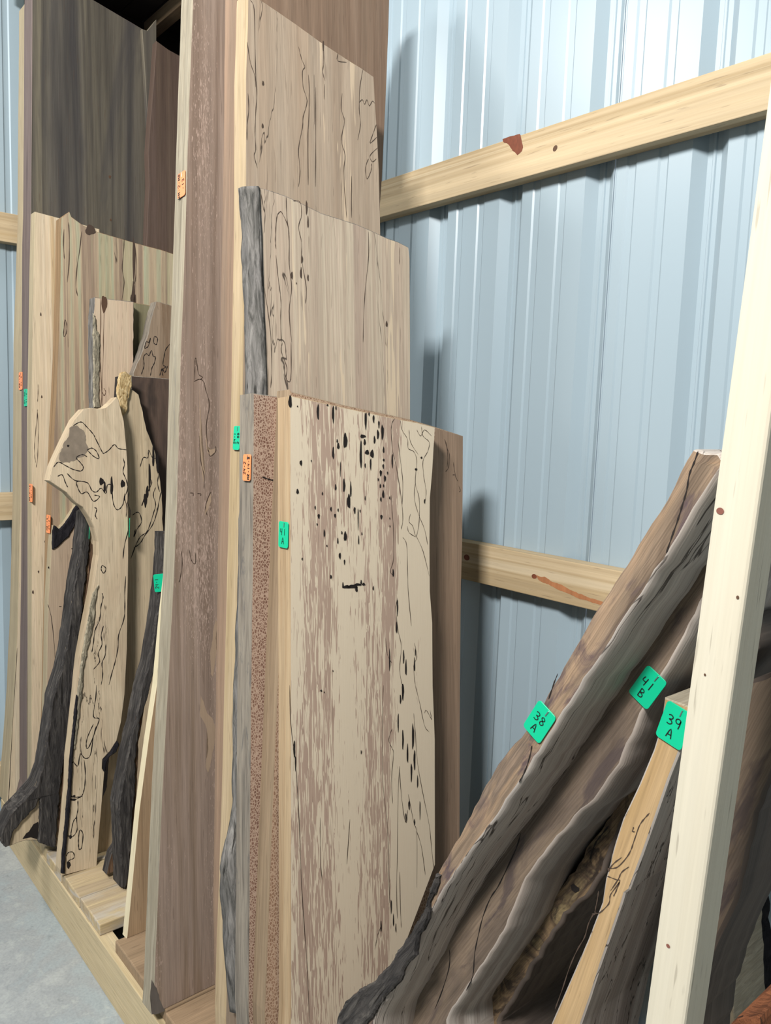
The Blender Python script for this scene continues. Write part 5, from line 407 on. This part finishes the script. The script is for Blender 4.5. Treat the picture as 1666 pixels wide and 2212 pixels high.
def patch(name, parent, pts, mat, to3, seed=0, jit=.001):
    bm = bmesh.new(); uvl = bm.loops.layers.uv.new(); q = dense(pts, .004, jit, seed)
    a = sum(q[i-1].x*q[i].y-q[i].x*q[i-1].y for i in range(len(q)))
    if a < 0: q.reverse()
    f = bm.faces.new([bm.verts.new(to3(p.x, p.y)) for p in q])
    for l, p in zip(f.loops, q): l[uvl].uv = p
    bmesh.ops.triangulate(bm, faces=[f]); return link_mesh(name, bm, [mat], parent)
def ell(cx, cy, a, b, n=20, rot=0):
    cr_, sr = math.cos(rot), math.sin(rot)
    return [(cx+a*math.cos(2*math.pi*i/n)*cr_-b*math.sin(2*math.pi*i/n)*sr, cy+a*math.cos(2*math.pi*i/n)*sr+b*math.sin(2*math.pi*i/n)*cr_) for i in range(n)]
girt = {n_: S.collection.objects[n_] for n_ in ('trim_2', 'trim_3', 'trim_6')}
fr = lambda x, z: Vector((x, 1.3096, z))
patch('knot', girt['trim_3'], [Vector(q) for q in ((-1.1935,2.0362),(-1.1690,2.0378),(-1.1447,2.0366),(-1.1402,2.0252),(-1.1352,2.0073),(-1.1372,2.0003),(-1.1481,1.9954),(-1.1629,2.0063),(-1.1742,2.0212),(-1.1879,2.0301))], 'knot_red', fr, 1, .002)
patch('knot', girt['trim_3'], ell(-1.05, 1.985, .005, .006, 14, -.6), 'knot', fr, 2, .001)
patch('knot', girt['trim_2'], ell(-1.24, 1.118, .009, .007), 'knot_red', fr, 3, .001)
patch('knot', girt['trim_2'], ell(-1.04, 1.108, .007, .005), 'knot_red', fr, 4, .001)
patch('resin_streak', girt['trim_2'], [Vector(q) for q in ((-1.035, 1.112), (-1.0, 1.108), (-.96, 1.100), (-.92, 1.092), (-.86, 1.086), (-.86, 1.080), (-.92, 1.083), (-.97, 1.090), (-1.03, 1.103))], 'resin', lambda x, z: Vector((x, 1.3097, z)), 5, .003)
# ------------------------------------------------------------ rack frame
def tag_obj(o, label, cat, group=None):
    o['label'] = label; o['category'] = cat; o['kind'] = 'thing'
    if group: o['group'] = group
kerb = link_mesh('rack_kerb', box_bm(-2.705, 1.2, .656, .694, 0, .126, .002), ['kerb_pine']); tag_obj(kerb, 'long pale pine kerb board standing on edge along the concrete floor', 'board')
rail = link_mesh('rack_rail', box_bm(-2.705, 1.2, 1.26, 1.298, 0, .126, .002), ['kerb_pine']); tag_obj(rail, 'rear pine rail of the rack base under the planks, against the right wall', 'board')
PL = [(-2.70, -2.50, 'pine_dusty', .664, 'pale base plank at the far left end of the rack'),
      (-2.497, -2.232, 'pine_dusty', .662, 'dusty base plank under the root flare of the bark-covered slab'),
      (-2.228, -2.10, 'pine_dusty', .658, 'narrow yellowish base plank left of the crotch slab foot'),
      (-2.096, -1.958, 'pine_dusty', .659, 'yellowish base plank under the crotch slab foot'),
      (-1.954, -1.815, 'pine_dusty', .660, 'grey dusty base plank with its end facing the gap'),
      (-1.735, -1.45, 'plank_brown', .668, 'wide brown base plank right of the gap, under the thin yellow board'),
      (-1.446, -1.16, 'plank_brown', .664, 'brown base plank under the foot of the tall brown slab'),
      (-1.157, -.87, 'plank_brown', .664, 'base plank under the front flecked slab'),
      (-.865, -.58, 'pine_dusty', .664, 'base plank under the leaning slabs of the right bay'),
      (-.575, -.29, 'pine_dusty', .664, 'base plank under the orange board'),
      (-.285, .0, 'pine_dusty', .664, 'base plank right of the upright post')]
for x0, x1, mt, y0, lb in PL:
    o = link_mesh('base_plank', box_bm(x0, x1, y0, 1.30, .1262, .157, .003, 'y'), [mt]); tag_obj(o, lb, 'plank', 'planks of the rack base')
# upright post, leaning slightly
bm = box_bm(-.019, .019, 0, .043, 0, 2.9, .003, 'z')
post = link_mesh('upright_post', bm, ['pine_post']); post.location = (-.372, .6555, .1572); post.rotation_euler = (math.radians(.3), math.radians(3.05), 0)
tag_obj(post, 'bright pale pine upright at the right, leaning slightly, in front of the slabs', 'post')
for k, (x, z, a, b, mt) in enumerate(((-.012, 1.20, .003, .0025, 'stain_red'), (-.006, 1.055, .0012, .0014, 'knot'), (.013, 1.13, .001, .0014, 'knot'), (-.006, .79, .002, .002, 'stain_red'))):
    patch('knot', post, ell(x, z, a, b), mt, lambda u, v: Vector((u, -.0006, v)), k)
# loft shelf over the far bay
def child(parent, name, bm, mats): return link_mesh(name, bm, mats, parent)
loft = bpy.data.objects.new('loft_shelf', None); C.objects.link(loft); tag_obj(loft, 'dark overhead loft of planks above the far end of the rack', 'shelf')
for k in range(5):
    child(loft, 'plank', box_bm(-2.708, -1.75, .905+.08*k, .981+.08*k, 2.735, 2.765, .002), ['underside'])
child(loft, 'beam', box_bm(-2.689, -1.75, 1.145, 1.183, 2.69, 2.7345, .002), ['plank_brown'])
child(loft, 'joist', box_bm(-2.705, -2.667, .72, .900, 2.68, 2.765, .002, 'y'), ['pine'])
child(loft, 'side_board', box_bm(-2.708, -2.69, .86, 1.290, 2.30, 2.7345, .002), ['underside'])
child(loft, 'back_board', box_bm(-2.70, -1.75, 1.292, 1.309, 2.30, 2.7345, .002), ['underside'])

# ------------------------------------------------------------ slabs
for si, d in enumerate(SLABS):
    origin = Vector(d['O']); U, V, N = Vector(d['U']), Vector(d['V']), Vector(d['N'])
    to3 = lambda u, v, z, U=U, V=V, N=N: U*u+V*v+N*z
    live = d['live']; pts = dense([Vector(p) for p in d['o']], .012 if live > .0015 else .05, live, si)
    bm = bmesh.new(); uvl = bm.loops.layers.uv.new()
    prism(bm, pts, 0, d['t'], to3, uvl, math.radians(d['g']), (0, 1, 2), d['bevel'], 7 if d['bevel'] > .005 else 1, True, d['bdep'])
    root = link_mesh(d['name'], bm, [d['mat'], d['side'], d['end']])
    root.location = origin; tag_obj(root, d['label'], d['cat'], d.get('group'))
    bpy.context.view_layer.update()
    for pi, p in enumerate(d['parts']):
        if p['k'] == 'poly':
            q = dense([Vector(x) for x in p['o']], .005, p['jit'], si*7+pi)
            a = sum(q[i-1].x*q[i].y-q[i].x*q[i-1].y for i in range(len(q)))
            if a < 0: q.reverse()
            bm = bmesh.new(); uvl = bm.loops.layers.uv.new()
            if p['th'] > 0: prism(bm, q, p['th'], p['th']-p['off']*.2, to3, uvl, math.radians(d['g']), (0, 0, 0), min(.003, p['th']*.6))
            else:
                f = bm.faces.new([bm.verts.new(to3(x.x, x.y, p['off'])) for x in q])
                for l, x in zip(f.loops, q): l[uvl].uv = x
                bmesh.ops.triangulate(bm, faces=[f])
            o = link_mesh(p['name'], bm, [p['mat']], root)
            if p.get('label'): o['label'] = p['label']
        elif p['k'] == 'marks':
            bm = bmesh.new()
            for wd, ln in p['lines']:
                if len(ln) > 1: ribbon(bm, smooth_line(ln, 4), wd, to3, .0005)
            for a, b, c in p['blobs']:
                vs = []; n_ = 14
                for i in range(n_):
                    an = 2*math.pi*i/n_; s = 1+.13*math.sin(3*an+a[1]*77)+.07*math.sin(5*an+a[0]*90)
                    vs.append(bm.verts.new(to3(a[0]+(b[0]*math.cos(an)+c[0]*math.sin(an))*s, a[1]+(b[1]*math.cos(an)+c[1]*math.sin(an))*s, .0007)))
                f = bm.faces.new(vs); f.normal_update()
                if f.normal.dot(N) < 0: f.normal_flip()
            if len(bm.faces): 
                o = link_mesh(p['name'], bm, [p['mat']], root); o['kind'] = 'stuff'
                if p.get('label'): o['label'] = p['label']
            else: bm.free()
        elif p['k'] == 'bark':
            A = smooth_line(p['a'], 8); B = smooth_line(p['b'], 8); bm = bmesh.new(); uvl = bm.loops.layers.uv.new(); rows = []; K = 8
            for i, (a, b) in enumerate(zip(A, B)):
                row = []
                for k in range(K+1):
                    s = k/K; q = [a[j]*(1-s)+b[j]*s for j in range(3)]; bl = math.sin(math.pi*s)
                    nz = noise.noise(Vector((q[0]*60+q[2]*60, q[1]*22, si)))+.6*noise.noise(Vector((q[0]*160+q[2]*140, q[1]*60, si+3)))
                    q[0] -= p['bulge']*bl+nz*p['amp']*(1 if 0 < k else .25); row.append((bm.verts.new(to3(*q)), (s*.05, q[1])))
                rows.append(row)
            for i in range(len(rows)-1):
                for k in range(K):
                    f = bm.faces.new((rows[i][k][0], rows[i][k+1][0], rows[i+1][k+1][0], rows[i+1][k][0]))
                    for l, q in zip(f.loops, (rows[i][k][1], rows[i][k+1][1], rows[i+1][k+1][1], rows[i+1][k][1])): l[uvl].uv = q
            # close it towards the slab body
            for e in (rows[0], rows[-1]):
                pass
            bmesh.ops.recalc_face_normals(bm, faces=bm.faces[:])
            o = link_mesh(p['name'], bm, [p['mat']], root, True); o['label'] = p['label']
            md = o.modifiers.new('thick', 'SOLIDIFY'); md.thickness = .008; md.offset = -1
        elif p['k'] in ('tag', 'tagstub'):
            build_tag(p, root, origin)
